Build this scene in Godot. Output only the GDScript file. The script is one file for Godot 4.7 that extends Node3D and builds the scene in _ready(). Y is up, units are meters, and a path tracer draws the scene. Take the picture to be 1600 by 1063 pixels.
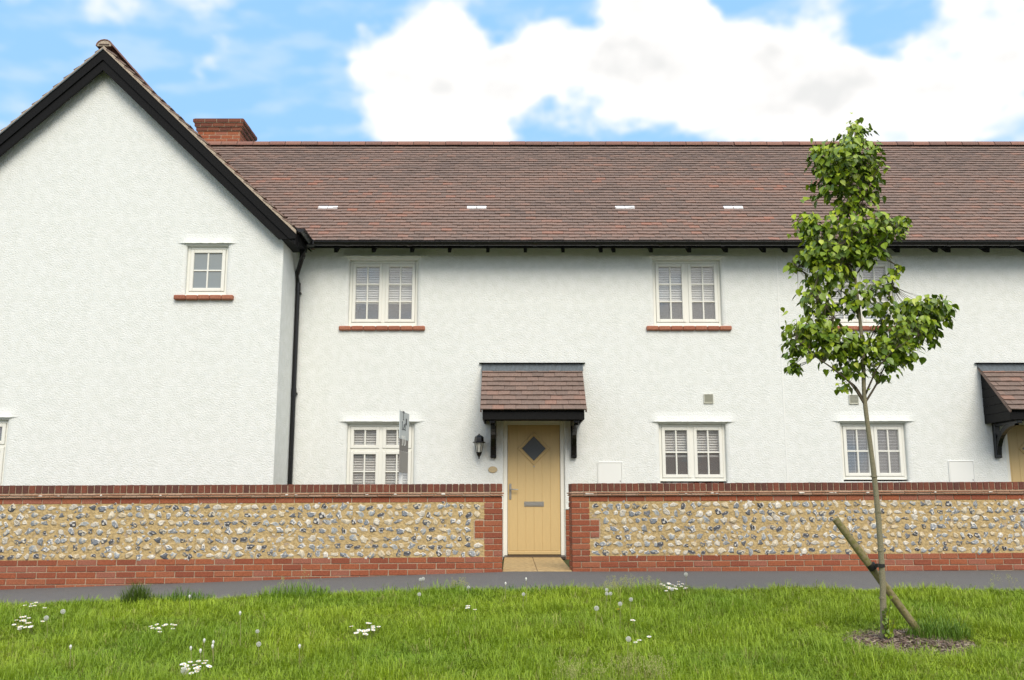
extends Node3D

# ---------------------------------------------------------------- camera numbers
const FOC := 1434.0            # focal length in pixels of the 1600 x 1063 photograph
const PITCH := 9.85
const CAMH := 0.846
const WALL_Z := 13.9           # terrace front, metres from the camera
const GABLE_Z := 13.0
const GATE := Vector3(0.3035, 0.0, -11.2)

var rng := RandomNumberGenerator.new()
var names := {}
var org := {}
var M := {}
var fn := FastNoiseLite.new()
var ang_sun := Vector3(-42, 14, 0)

# ================================================================ mesh builder
class MB:
	var v := PackedVector3Array()
	var n := PackedVector3Array()
	var c := PackedColorArray()
	func tri(a: Vector3, b: Vector3, d: Vector3, col := Color.WHITE) -> void:
		var nn := (b - a).cross(d - a).normalized()
		v.append(a); v.append(d); v.append(b)
		for i in 3:
			n.append(nn); c.append(col)
	func tri_n(a: Vector3, b: Vector3, d: Vector3, na: Vector3, nb: Vector3, nd: Vector3, ca: Color, cb: Color, cd: Color) -> void:
		v.append(a); v.append(d); v.append(b)
		n.append(na); n.append(nd); n.append(nb)
		c.append(ca); c.append(cd); c.append(cb)
	func quad(a: Vector3, b: Vector3, d: Vector3, e: Vector3, col := Color.WHITE) -> void:
		tri(a, b, d, col); tri(a, d, e, col)
	func quad_n(p: Array, q: Array, col := Color.WHITE) -> void:
		tri_n(p[0], p[1], p[2], q[0], q[1], q[2], col, col, col)
		tri_n(p[0], p[2], p[3], q[0], q[2], q[3], col, col, col)
	func box(lo: Vector3, hi: Vector3, col := Color.WHITE, xf := Transform3D.IDENTITY) -> void:
		var p := []
		for i in 8:
			p.append(xf * Vector3(hi.x if i & 1 else lo.x, hi.y if i & 2 else lo.y, hi.z if i & 4 else lo.z))
		quad(p[4], p[5], p[7], p[6], col)
		quad(p[1], p[0], p[2], p[3], col)
		quad(p[5], p[1], p[3], p[7], col)
		quad(p[0], p[4], p[6], p[2], col)
		quad(p[6], p[7], p[3], p[2], col)
		quad(p[0], p[1], p[5], p[4], col)
	# box with bevelled edges, 44 triangles
	func cbox(lo: Vector3, hi: Vector3, b: float, col := Color.WHITE, xf := Transform3D.IDENTITY, jit := 0.0, r: RandomNumberGenerator = null) -> void:
		var ce := (lo + hi) * 0.5
		var h := (hi - lo) * 0.5
		var pts := {}
		for sx in [-1, 1]:
			for sy in [-1, 1]:
				for sz in [-1, 1]:
					for ax in 3:
						var q := Vector3(sx * h.x, sy * h.y, sz * h.z)
						for k in 3:
							if k != ax:
								q[k] -= [sx, sy, sz][k] * b
						if r != null:
							q += Vector3(r.randf_range(-jit, jit), r.randf_range(-jit, jit), r.randf_range(-jit, jit) * 0.6)
						pts[[sx, sy, sz, ax]] = xf * (ce + q)
		var mid := xf * ce
		for ax in 3:
			var u := (ax + 1) % 3
			var w := (ax + 2) % 3
			for s in [-1, 1]:
				var f := []
				for k in [[-1, -1], [1, -1], [1, 1], [-1, 1]]:
					var key := [0, 0, 0, ax]
					key[ax] = s; key[u] = k[0]; key[w] = k[1]
					f.append(pts[key])
				out_quad(f, mid, col)
			for su in [-1, 1]:          # edges along ax
				for sw in [-1, 1]:
					var a := [0, 0, 0, u]
					a[u] = su; a[w] = sw; a[ax] = -1
					var b2 := a.duplicate(); b2[ax] = 1
					var c2 := b2.duplicate(); c2[3] = w
					var d2 := a.duplicate(); d2[3] = w
					out_quad([pts[a], pts[b2], pts[c2], pts[d2]], mid, col)
		for sx in [-1, 1]:
			for sy in [-1, 1]:
				for sz in [-1, 1]:
					var a: Vector3 = pts[[sx, sy, sz, 0]]
					var b3: Vector3 = pts[[sx, sy, sz, 1]]
					var c3: Vector3 = pts[[sx, sy, sz, 2]]
					if (b3 - a).cross(c3 - a).dot(a - mid) > 0: tri(a, b3, c3, col)
					else: tri(a, c3, b3, col)
	func out_quad(f: Array, mid: Vector3, col: Color) -> void:
		if (f[1] - f[0]).cross(f[2] - f[0]).dot(f[0] + f[2] - mid * 2.0) > 0: quad(f[0], f[1], f[2], f[3], col)
		else: quad(f[3], f[2], f[1], f[0], col)
	# extrude a convex outline (ccw seen from +axis) between two offsets
	func prism(pts: Array, off: Vector3, col := Color.WHITE) -> void:
		var k := pts.size()
		var mid := Vector3.ZERO
		for p in pts: mid += p
		mid = mid / k + off * 0.5
		for i in k:
			out_quad([pts[i], pts[(i + 1) % k], pts[(i + 1) % k] + off, pts[i] + off], mid, col)
		for i in range(1, k - 1):
			for o in [Vector3.ZERO, off]:
				var a: Vector3 = pts[0] + o
				var b: Vector3 = pts[i] + o
				var d: Vector3 = pts[i + 1] + o
				if (b - a).cross(d - a).dot(a - mid) > 0: tri(a, b, d, col)
				else: tri(a, d, b, col)
	func tube(path: Array, rad: Array, seg := 8, col := Color.WHITE, arc0 := 0.0, arc1 := TAU, cap := true) -> void:
		var rings := []
		var nrm := []
		var up := Vector3.UP
		for i in path.size():
			var t: Vector3
			if i == 0: t = path[1] - path[0]
			elif i == path.size() - 1: t = path[i] - path[i - 1]
			else: t = (path[i + 1] - path[i]).normalized() + (path[i] - path[i - 1]).normalized()
			t = t.normalized()
			if absf(t.dot(up)) > 0.95: up = Vector3.RIGHT if absf(t.x) < 0.8 else Vector3.BACK
			var s := t.cross(up).normalized()
			var w := s.cross(t).normalized()
			up = w
			var ring := []
			var rn := []
			for k in seg + 1:
				var a := lerpf(arc0, arc1, float(k) / seg)
				var d := s * cos(a) + w * sin(a)
				ring.append(path[i] + d * rad[i]); rn.append(d)
			rings.append(ring); nrm.append(rn)
		for i in path.size() - 1:
			for k in seg:
				quad_n([rings[i][k + 1], rings[i][k], rings[i + 1][k], rings[i + 1][k + 1]], [nrm[i][k + 1], nrm[i][k], nrm[i + 1][k], nrm[i + 1][k + 1]], col)
		if cap:
			for e in [0, path.size() - 1]:
				for k in seg:
					if e == 0: tri(path[e], rings[e][k], rings[e][k + 1], col)
					else: tri(path[e], rings[e][k + 1], rings[e][k], col)
	func lathe(prof: Array, seg: int, at: Vector3, col := Color.WHITE, flat := false) -> void:
		for i in prof.size() - 1:
			var p: Vector2 = prof[i]
			var q: Vector2 = prof[i + 1]
			var sl := Vector2(q.y - p.y, p.x - q.x).normalized()
			for k in seg:
				var a := TAU * k / seg
				var b := TAU * (k + 1) / seg
				var da := Vector3(cos(a), 0, sin(a))
				var db := Vector3(cos(b), 0, sin(b))
				var P4 := [at + da * p.x + Vector3.UP * p.y, at + da * q.x + Vector3.UP * q.y, at + db * q.x + Vector3.UP * q.y, at + db * p.x + Vector3.UP * p.y]
				if flat:
					quad(P4[0], P4[1], P4[2], P4[3], col)
				else:
					var na := (da * sl.x + Vector3.UP * sl.y).normalized()
					var nb := (db * sl.x + Vector3.UP * sl.y).normalized()
					quad_n(P4, [na, na, nb, nb], col)
	func add(m: MB, xf: Transform3D, tint := Color.WHITE) -> void:
		v.append_array(xf * m.v)
		var b := Basis(xf.basis.x.normalized(), xf.basis.y.normalized(), xf.basis.z.normalized())
		for i in m.n.size():
			n.append(b * m.n[i]); c.append(m.c[i] * tint)
	func mesh(shift := Vector3.ZERO) -> ArrayMesh:
		var a := []
		a.resize(Mesh.ARRAY_MAX)
		var vv := v
		if shift != Vector3.ZERO:
			vv = Transform3D(Basis.IDENTITY, -shift) * v
		a[Mesh.ARRAY_VERTEX] = vv
		a[Mesh.ARRAY_NORMAL] = n
		a[Mesh.ARRAY_COLOR] = c
		var am := ArrayMesh.new()
		am.add_surface_from_arrays(Mesh.PRIMITIVE_TRIANGLES, a)
		return am
	func base() -> Vector3:
		var lo := v[0]
		var hi := v[0]
		for p in v:
			lo = lo.min(p); hi = hi.max(p)
		return Vector3((lo.x + hi.x) * 0.5, lo.y, (lo.z + hi.z) * 0.5)

# ================================================================ scene helpers
func P(px: float, py: float, z: float) -> Vector3:
	var a := (px - 800.0) / FOC
	var b := -(py - 531.5) / FOC
	var p := deg_to_rad(PITCH)
	var y := b * cos(p) + sin(p)
	var d := cos(p) - b * sin(p)
	return Vector3(a / d * z, y / d * z + CAMH, -z)

func pave_y(x: float) -> float:
	return 0.031 * clampf(-sqrt(pow(minf(x + 0.1, 0.0), 2)), -9.0, 0.0) - 0.0015 * maxf(x, 0.0)

func ground_y(x: float, z: float) -> float:
	var d := z + 8.85                      # metres this side of the pavement's edge
	var y := pave_y(x)
	if d < 0.0: return y - 0.03
	var s := -0.080 * d if d < 5.5 else -0.44 - 0.01 * minf(d - 5.5, 10.0)
	return y * clampf(1.0 - d / 9.0, 0.0, 1.0) + s + 0.02 * fn.get_noise_2d(x * 60.0, z * 60.0) * clampf(d, 0.0, 1.0)

func on_ground(px: float, py: float) -> Vector3:
	var best := 6.0
	for i in 400:
		var z := 3.5 + i * 0.015
		var q := P(px, py, z)
		if q.y <= ground_y(q.x, q.z): best = z; break
		best = z
	best = minf(best, 8.8)
	var g := P(px, py, best)
	g.y = ground_y(g.x, g.z)
	return g

func numbered(parent: Node, called: String) -> String:
	var key := [parent.get_instance_id(), called]
	var k: int = names.get(key, 0)
	names[key] = k + 1
	return called if k == 0 else "%s_%03d" % [called, k]

func put(o: Node3D, parent: Node, called: String) -> void:
	o.name = numbered(parent, called)
	parent.add_child(o)

func tag(o: Node, label: String, category: String, group := "", kind := "") -> void:
	if label != "": o.set_meta("label", label)
	if category != "": o.set_meta("category", category)
	if group != "": o.set_meta("group", group)
	if kind != "": o.set_meta("kind", kind)

func thing(called: String, at: Vector3, label: String, category: String, group := "", basis := Basis.IDENTITY) -> Node3D:
	var o := Node3D.new()
	put(o, self, called)
	o.transform = Transform3D(basis, at)
	org[o] = at if basis == Basis.IDENTITY else Vector3.ZERO
	tag(o, label, category, group)
	return o

# the builder's coordinates are the parent's own (or the world's, where the parent is not turned)
func part(parent: Node, called: String, mb: MB, mat: Material, label := "") -> MeshInstance3D:
	var o := MeshInstance3D.new()
	var b := mb.base()
	o.mesh = mb.mesh(b)
	o.material_override = mat
	put(o, parent, called)
	o.position = b - org.get(parent, Vector3.ZERO)
	org[o] = b
	if label != "": o.set_meta("label", label)
	return o

func inst(parent: Node, called: String, mesh: Mesh, mat: Material, xf: Transform3D) -> MeshInstance3D:
	var o := MeshInstance3D.new()
	o.mesh = mesh
	o.material_override = mat
	put(o, parent, called)
	o.transform = Transform3D(xf.basis, xf.origin - org.get(parent, Vector3.ZERO))
	return o

func single(called: String, mb: MB, mat: Material, label: String, category: String, group := "", kind := "") -> MeshInstance3D:
	var o := part(self, called, mb, mat)
	tag(o, label, category, group, kind)
	return o

func lin(r: float, g: float, b: float, a := 1.0) -> Color:
	return Color(r, g, b, a).linear_to_srgb()

func rr(a: float, b: float) -> float:
	return rng.randf_range(a, b)

# ================================================================ textures and materials
func noise_img(size: int, freq: float, oct: int, seed_: int, type := FastNoiseLite.TYPE_SIMPLEX_SMOOTH, stretch := 1.0) -> Image:
	var f := FastNoiseLite.new()
	f.noise_type = type
	f.seed = seed_
	f.frequency = freq
	f.fractal_octaves = oct
	f.fractal_type = FastNoiseLite.FRACTAL_FBM if oct > 1 else FastNoiseLite.FRACTAL_NONE
	if stretch == 1.0:
		return f.get_seamless_image(size, size, false, false, 0.15, true)
	var im := f.get_seamless_image(size, int(size / stretch), false, false, 0.15, true)
	im.resize(size, size, Image.INTERPOLATE_CUBIC)
	return im

# grey noise turned into a colour texture between two linear tints (multiplies albedo)
func tint_tex(im: Image, lo: Color, hi: Color, gain := 1.0) -> ImageTexture:
	var ramp := []
	for i in 256:
		var t := clampf((i / 255.0 - 0.5) * gain + 0.5, 0.0, 1.0)
		ramp.append(lo.lerp(hi, t).linear_to_srgb())
	var w := im.get_width()
	var src := im.duplicate() as Image
	src.convert(Image.FORMAT_L8)
	var d := src.get_data()
	var o := PackedByteArray()
	o.resize(w * im.get_height() * 3)
	for i in d.size():
		var cc: Color = ramp[d[i]]
		o[i * 3] = int(cc.r * 255.0 + 0.5); o[i * 3 + 1] = int(cc.g * 255.0 + 0.5); o[i * 3 + 2] = int(cc.b * 255.0 + 0.5)
	return ImageTexture.create_from_image(Image.create_from_data(w, im.get_height(), false, Image.FORMAT_RGB8, o))

func mk(col: Color, rough: float, tex: Texture2D = null, scale := 1.0, hm: Texture2D = null, hscale := 0.0, vcol := false, world := true) -> StandardMaterial3D:
	var m := StandardMaterial3D.new()
	m.albedo_color = col
	m.roughness = rough
	m.vertex_color_use_as_albedo = vcol
	if tex != null: m.albedo_texture = tex
	if hm != null:
		m.heightmap_enabled = true
		m.heightmap_texture = hm
		m.heightmap_scale = hscale
	if tex != null or hm != null:
		m.uv1_triplanar = true
		m.uv1_world_triplanar = world
		m.uv1_scale = Vector3.ONE * scale
	return m

func make_materials() -> void:
	var grain := noise_img(512, 0.02, 5, 3)
	var fine := noise_img(512, 0.08, 3, 9)
	var coarse := noise_img(512, 0.012, 4, 21)
	# roughcast: rounded lumps a few centimetres across with a finer grit
	var a := noise_img(1024, 0.030, 3, 5, FastNoiseLite.TYPE_SIMPLEX_SMOOTH, 0.75)
	var b := noise_img(1024, 0.05, 1, 6, FastNoiseLite.TYPE_CELLULAR, 0.8)
	var g2 := noise_img(1024, 0.16, 2, 8)
	for im in [a, b, g2]: im.convert(Image.FORMAT_L8)
	var da: PackedByteArray = a.get_data()
	var db: PackedByteArray = b.get_data()
	var dg: PackedByteArray = g2.get_data()
	var o := PackedByteArray()
	o.resize(da.size())
	for i in da.size():
		var h := 0.5 + (da[i] - 128) / 255.0 * 0.85 + (128 - db[i]) / 255.0 * 0.45 + (dg[i] - 128) / 255.0 * 0.16
		o[i] = int(clampf(h, 0.0, 1.0) * 255.0)
	var rough_h := ImageTexture.create_from_image(Image.create_from_data(1024, 1024, false, Image.FORMAT_L8, o))
	var grit := ImageTexture.create_from_image(fine)
	var lump := ImageTexture.create_from_image(grain)
	var cream := tint_tex(coarse, Color(0.93, 0.935, 0.92), Color(1, 1, 1), 1.5)
	var speck := tint_tex(grain, Color(0.7, 0.68, 0.66), Color(1.12, 1.12, 1.12).clamp(), 1.6)
	var wood := tint_tex(noise_img(512, 0.02, 4, 14, FastNoiseLite.TYPE_SIMPLEX_SMOOTH, 6.0), Color(0.55, 0.55, 0.52), Color(1, 1, 1), 1.8)
	M.render = mk(lin(0.80, 0.825, 0.81), 0.9, cream, 0.9, rough_h, 0.58)
	
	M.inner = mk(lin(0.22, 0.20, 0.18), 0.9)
	M.upvc = mk(lin(0.82, 0.82, 0.76), 0.32)
	M.white = mk(lin(0.80, 0.82, 0.80), 0.4)
	M.blind = mk(lin(0.75, 0.76, 0.74), 0.55)
	M.curtain = mk(lin(0.5, 0.5, 0.47), 0.9)
	M.black_wood = mk(lin(0.011, 0.0112, 0.012), 0.5, speck, 3.0, lump, 0.12)
	M.black_wood.metallic_specular = 0.22
	M.black_gloss = mk(lin(0.006, 0.006, 0.0065), 0.25)
	M.lead = mk(lin(0.125, 0.15, 0.17), 0.5, speck, 2.0, lump, 0.2)
	M.metal = mk(lin(0.45, 0.45, 0.43), 0.35)
	M.metal.metallic = 0.8
	M.bright_metal = mk(lin(0.86, 0.88, 0.9), 0.35)
	M.mortar = mk(lin(0.50, 0.40, 0.29), 0.95, speck, 3.0, grit, 0.3)
	M.white_mortar = mk(lin(0.66, 0.62, 0.55), 0.95)
	M.mortar_dark = mk(lin(0.12, 0.085, 0.07), 0.95)
	M.vent = mk(lin(0.62, 0.62, 0.54), 0.5)
	M.chim = []
	for t in [Color(0.24, 0.085, 0.05), Color(0.20, 0.07, 0.045), Color(0.17, 0.06, 0.04)]:
		M.chim.append(mk(lin(t.r, t.g, t.b), 0.9, speck, 3.5, grit, 0.35))
	M.verge = mk(lin(0.52, 0.44, 0.35), 0.95, speck, 3.0, grit, 0.3)
	M.bed = mk(lin(0.56, 0.42, 0.205), 0.95, speck, 2.2, lump, 0.9)
	M.flint = mk(Color.WHITE, 0.5, speck, 9.0, grit, 0.15, true)
	M.tile = mk(Color.WHITE, 0.8, speck, 4.0, grit, 0.15, true)
	M.brickv = mk(Color.WHITE, 0.9, speck, 4.0, grit, 0.35, true)
	var tones := [Color(0.37, 0.108, 0.050), Color(0.40, 0.125, 0.056), Color(0.345, 0.098, 0.048), Color(0.41, 0.14, 0.07), Color(0.325, 0.095, 0.05), Color(0.40, 0.15, 0.095)]
	M.brick = []
	for t in tones: M.brick.append(mk(lin(t.r, t.g, t.b), 0.9, speck, 3.5 + M.brick.size() * 0.4, grit, 0.35))
	M.coping = []
	for t in [Color(0.18, 0.062, 0.040), Color(0.20, 0.066, 0.040), Color(0.16, 0.057, 0.04), Color(0.23, 0.075, 0.044), Color(0.135, 0.054, 0.04)]:
		M.coping.append(mk(lin(t.r, t.g, t.b), 0.9, speck, 3.5, grit, 0.35))
	M.crease = []
	for t in [Color(0.44, 0.22, 0.13), Color(0.48, 0.26, 0.16), Color(0.50, 0.31, 0.22), Color(0.40, 0.19, 0.115)]:
		M.crease.append(mk(lin(t.r, t.g, t.b), 0.85, speck, 3.5, grit, 0.3))
	M.sill = []
	for t in [Color(0.42, 0.15, 0.09), Color(0.46, 0.18, 0.11), Color(0.39, 0.14, 0.085)]:
		M.sill.append(mk(lin(t.r, t.g, t.b), 0.8, speck, 3.5, grit, 0.25))
	M.rooftone = []
	for k in 10:
		var t := tile_tone(k / 9.0)
		M.rooftone.append(mk(t.linear_to_srgb(), 0.8, speck, 4.0, grit, 0.15))
	M.ridge = []
	for t in [Color(0.29, 0.15, 0.11), Color(0.32, 0.165, 0.125), Color(0.27, 0.135, 0.105), Color(0.24, 0.135, 0.11)]:
		M.ridge.append(mk(lin(t.r, t.g, t.b), 0.8, speck, 3.0, grit, 0.2))
	M.door = mk(lin(0.62, 0.455, 0.215), 0.5, tint_tex(noise_img(512, 0.02, 4, 31, FastNoiseLite.TYPE_SIMPLEX_SMOOTH, 8.0), Color(0.95, 0.95, 0.95), Color(1, 1, 1)), 2.0)
	M.threshold = mk(lin(0.05, 0.035, 0.028), 0.5)
	M.slab = mk(lin(0.56, 0.40, 0.19), 0.9, speck, 1.3, lump, 0.3)
	M.plaque = mk(lin(0.62, 0.50, 0.30), 0.4, speck, 9.0)
	M.asphalt = mk(lin(0.175, 0.170, 0.165), 0.92, tint_tex(fine, Color(0.7, 0.7, 0.7), Color(1, 1, 1), 2.0), 2.6, grit, 0.6)
	M.soil = mk(lin(0.055, 0.075, 0.015), 1.0, speck, 0.9)
	M.bark = mk(lin(0.30, 0.27, 0.18), 0.9, tint_tex(noise_img(512, 0.03, 4, 17, FastNoiseLite.TYPE_SIMPLEX_SMOOTH, 0.3), Color(0.45, 0.46, 0.42), Color(1, 1, 1), 1.8), 5.0, lump, 0.25)
	M.twig = mk(lin(0.085, 0.068, 0.045), 0.85)
	M.stake = mk(lin(0.23, 0.20, 0.11), 0.9, tint_tex(noise_img(512, 0.012, 4, 18), Color(0.62, 0.70, 0.32), Color(1, 0.94, 0.95), 2.4), 4.0, lump, 0.3)
	M.rubber = mk(lin(0.01, 0.01, 0.01), 0.6)
	M.leaf = mk(Color.WHITE, 0.42, null, 1, null, 0, true)
	M.leaf.backlight = lin(0.45, 0.5, 0.2)
	M.leaf.cull_mode = BaseMaterial3D.CULL_DISABLED
	M.leaftone = []
	for t in leaf_tones():
		var lm := mk(t.linear_to_srgb(), 0.42)
		lm.backlight = lin(0.45, 0.5, 0.2)
		lm.cull_mode = BaseMaterial3D.CULL_DISABLED
		M.leaftone.append(lm)
	M.grass = mk(Color.WHITE, 0.6, null, 1, null, 0, true)
	M.grass.backlight = lin(0.5, 0.5, 0.2)
	M.grass.cull_mode = BaseMaterial3D.CULL_DISABLED
	M.chip = mk(Color.WHITE, 0.9, null, 1, null, 0, true)
	M.petal = mk(lin(0.82, 0.82, 0.80), 0.7)
	M.yolk = mk(lin(0.65, 0.42, 0.03), 0.7)
	M.yellow = mk(lin(0.75, 0.52, 0.02), 0.6)
	M.stem = mk(lin(0.26, 0.26, 0.10), 0.7)
	M.fluff = mk(lin(0.68, 0.69, 0.66), 0.9)
	M.seed = mk(lin(0.42, 0.43, 0.16), 0.85)
	M.sign_face = mk(lin(0.52, 0.57, 0.58), 0.5)
	M.sign_dark = mk(lin(0.17, 0.16, 0.155), 0.5)
	M.sign_grey = mk(lin(0.26, 0.25, 0.235), 0.5)
	M.ink = mk(lin(0.06, 0.07, 0.08), 0.6)
	M.lamp_glass = mk(lin(0.62, 0.62, 0.56), 0.35)
	M.frost = mk(lin(0.11, 0.125, 0.135), 0.12)
	M.glass = mk(Color(1, 1, 1, 0.04), 0.0)
	M.glass.transparency = BaseMaterial3D.TRANSPARENCY_ALPHA
	M.glass.metallic_specular = 1.0
	M.obscure = mk(lin(0.27, 0.30, 0.31), 0.08)

func tile_tone(t: float) -> Color:
	# weathered brown-grey clay through to fresh orange-red
	var stops := [Color(0.205, 0.152, 0.130), Color(0.245, 0.177, 0.150), Color(0.28, 0.193, 0.160), Color(0.32, 0.198, 0.158), Color(0.39, 0.198, 0.145)]
	var f := clampf(t, 0, 0.999) * 4.0
	return stops[int(f)].lerp(stops[int(f) + 1], f - int(f))

func leaf_tones() -> Array:
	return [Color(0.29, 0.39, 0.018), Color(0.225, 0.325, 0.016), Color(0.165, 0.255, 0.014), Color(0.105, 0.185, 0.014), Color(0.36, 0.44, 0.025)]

# ================================================================ sky
func make_sky() -> ImageTexture:
	var W := 2048
	var H := 1024
	var n1 := FastNoiseLite.new()
	n1.seed = 4; n1.frequency = 2.9; n1.fractal_octaves = 7; n1.fractal_gain = 0.58
	n1.noise_type = FastNoiseLite.TYPE_SIMPLEX_SMOOTH
	var n2 := FastNoiseLite.new()
	n2.seed = 12; n2.frequency = 5.0; n2.fractal_octaves = 4
	var p := deg_to_rad(PITCH)
	var im := Image.create(W, H, false, Image.FORMAT_RGBF)
	# banks of cloud: x, y, rx, ry in photo pixels (a direction), strength
	var blobs := [[650, 90, 120, 110, 0.85], [560, 130, 60, 90, 0.35], [700, 205, 75, 40, 0.55], [870, 85, 170, 75, 0.8], [1000, 60, 170, 80, 0.8], [1180, 110, 190, 110, 0.95], [1420, 150, 260, 110, 1.0], [1560, 60, 150, 100, 0.8],
		[440, 225, 80, 16, 0.7], [15, 180, 40, 28, 0.8], [20, 10, 45, 22, 0.55], [322, 110, 22, 34, 0.42], [960, 190, 120, 55, 0.35], [805, 150, 60, 50, 0.5],
		[915, 18, 70, 30, -1.0], [1150, 5, 65, 30, -1.0], [1385, 35, 55, 50, -1.25], [855, 200, 55, 50, -0.55], [775, 55, 40, 36, -0.4], [1080, 150, 55, 22, -0.5], [800, 190, 40, 30, -0.3], [500, 120, 50, 110, -0.5], [1500, 90, 40, 24, -0.4]]
	for y in H / 2 + 8:
		var th := PI * (y + 0.5) / H
		var up := cos(th)
		var s := sin(th)
		for x in W:
			var ph := TAU * (x + 0.5) / W
			var d := Vector3(sin(ph) * s, up, -cos(ph) * s)
			# clouds lie on a flat layer overhead; near the horizon they crowd together
			var q := Vector3(d.x, d.y * 1.6, d.z) * 1.35
			var nz := n1.get_noise_3dv(q)
			var fz := n2.get_noise_3dv(q * 1.6)
			var cov := 0.33
			var zc := d.y * sin(p) - d.z * cos(p)
			var inn := 0.0
			if zc > 0.3:
				var yc := d.y * cos(p) + d.z * sin(p)
				var px := 800.0 + FOC * d.x / zc + 38.0 * fz
				var py := 531.5 - FOC * yc / zc + 26.0 * n2.get_noise_3dv(q * 1.6 + Vector3(7, 3, 1))
				inn = smoothstep(1400.0, 900.0, absf(px - 800.0)) * smoothstep(-900.0, -250.0, py)
				var cc := -0.32
				for b in blobs:
					var ex: float = (px - b[0]) / b[2]
					var ey: float = (py - b[1]) / b[3]
					var r2 := ex * ex + ey * ey
					if r2 < 6.0: cc += b[4] * exp(-r2 * 0.8)
				cov = lerpf(cov, cc, inn)
			var body := cov * 0.85 + nz * 1.05 + fz * 0.14 + 0.12 * n2.get_noise_3dv(q * 5.0)
			var dens := smoothstep(-0.10, 0.46, body)
			var wisp := smoothstep(0.0, 0.7, 0.22 + 0.9 * n2.get_noise_3d(q.x * 1.2 + q.y * 1.5, q.y * 4.0 - q.x * 1.5, q.z * 1.2) + nz * 0.5) * 0.2
			dens = clampf(dens + (1.0 - dens) * wisp, 0, 1)
			var hz := pow(1.0 - clampf(up, 0, 1), 2.6)
			var blue := Color(0.165, 0.335, 0.60).lerp(Color(0.265, 0.44, 0.62), hz)
			var thick := smoothstep(0.35, 1.0, body)
			var cl := Color(0.61, 0.607, 0.594).lerp(Color(0.465, 0.475, 0.47), clampf(thick * (0.42 + 1.2 * fz - 0.6 * nz), 0.0, 1.0))
			var col := blue.lerp(cl, dens)
			im.set_pixel(x, y, Color(col.r * 1.02, col.g, col.b))
	for y in range(H / 2 + 8, H):
		for x in W: im.set_pixel(x, y, Color(0.12, 0.14, 0.08))
	return ImageTexture.create_from_image(im)

# ================================================================ shared small meshes
var brick_mesh := []          # stretchers, faces at z = 0, from x 0 to 0.215, y 0 to 0.065
var header_mesh := []
var cope_mesh := []
var tile_mb := []
var tile_mesh := []
var flint_mb := []
var flint_mesh := []
var leaf_mb := []
var leaf_mesh := []

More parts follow.
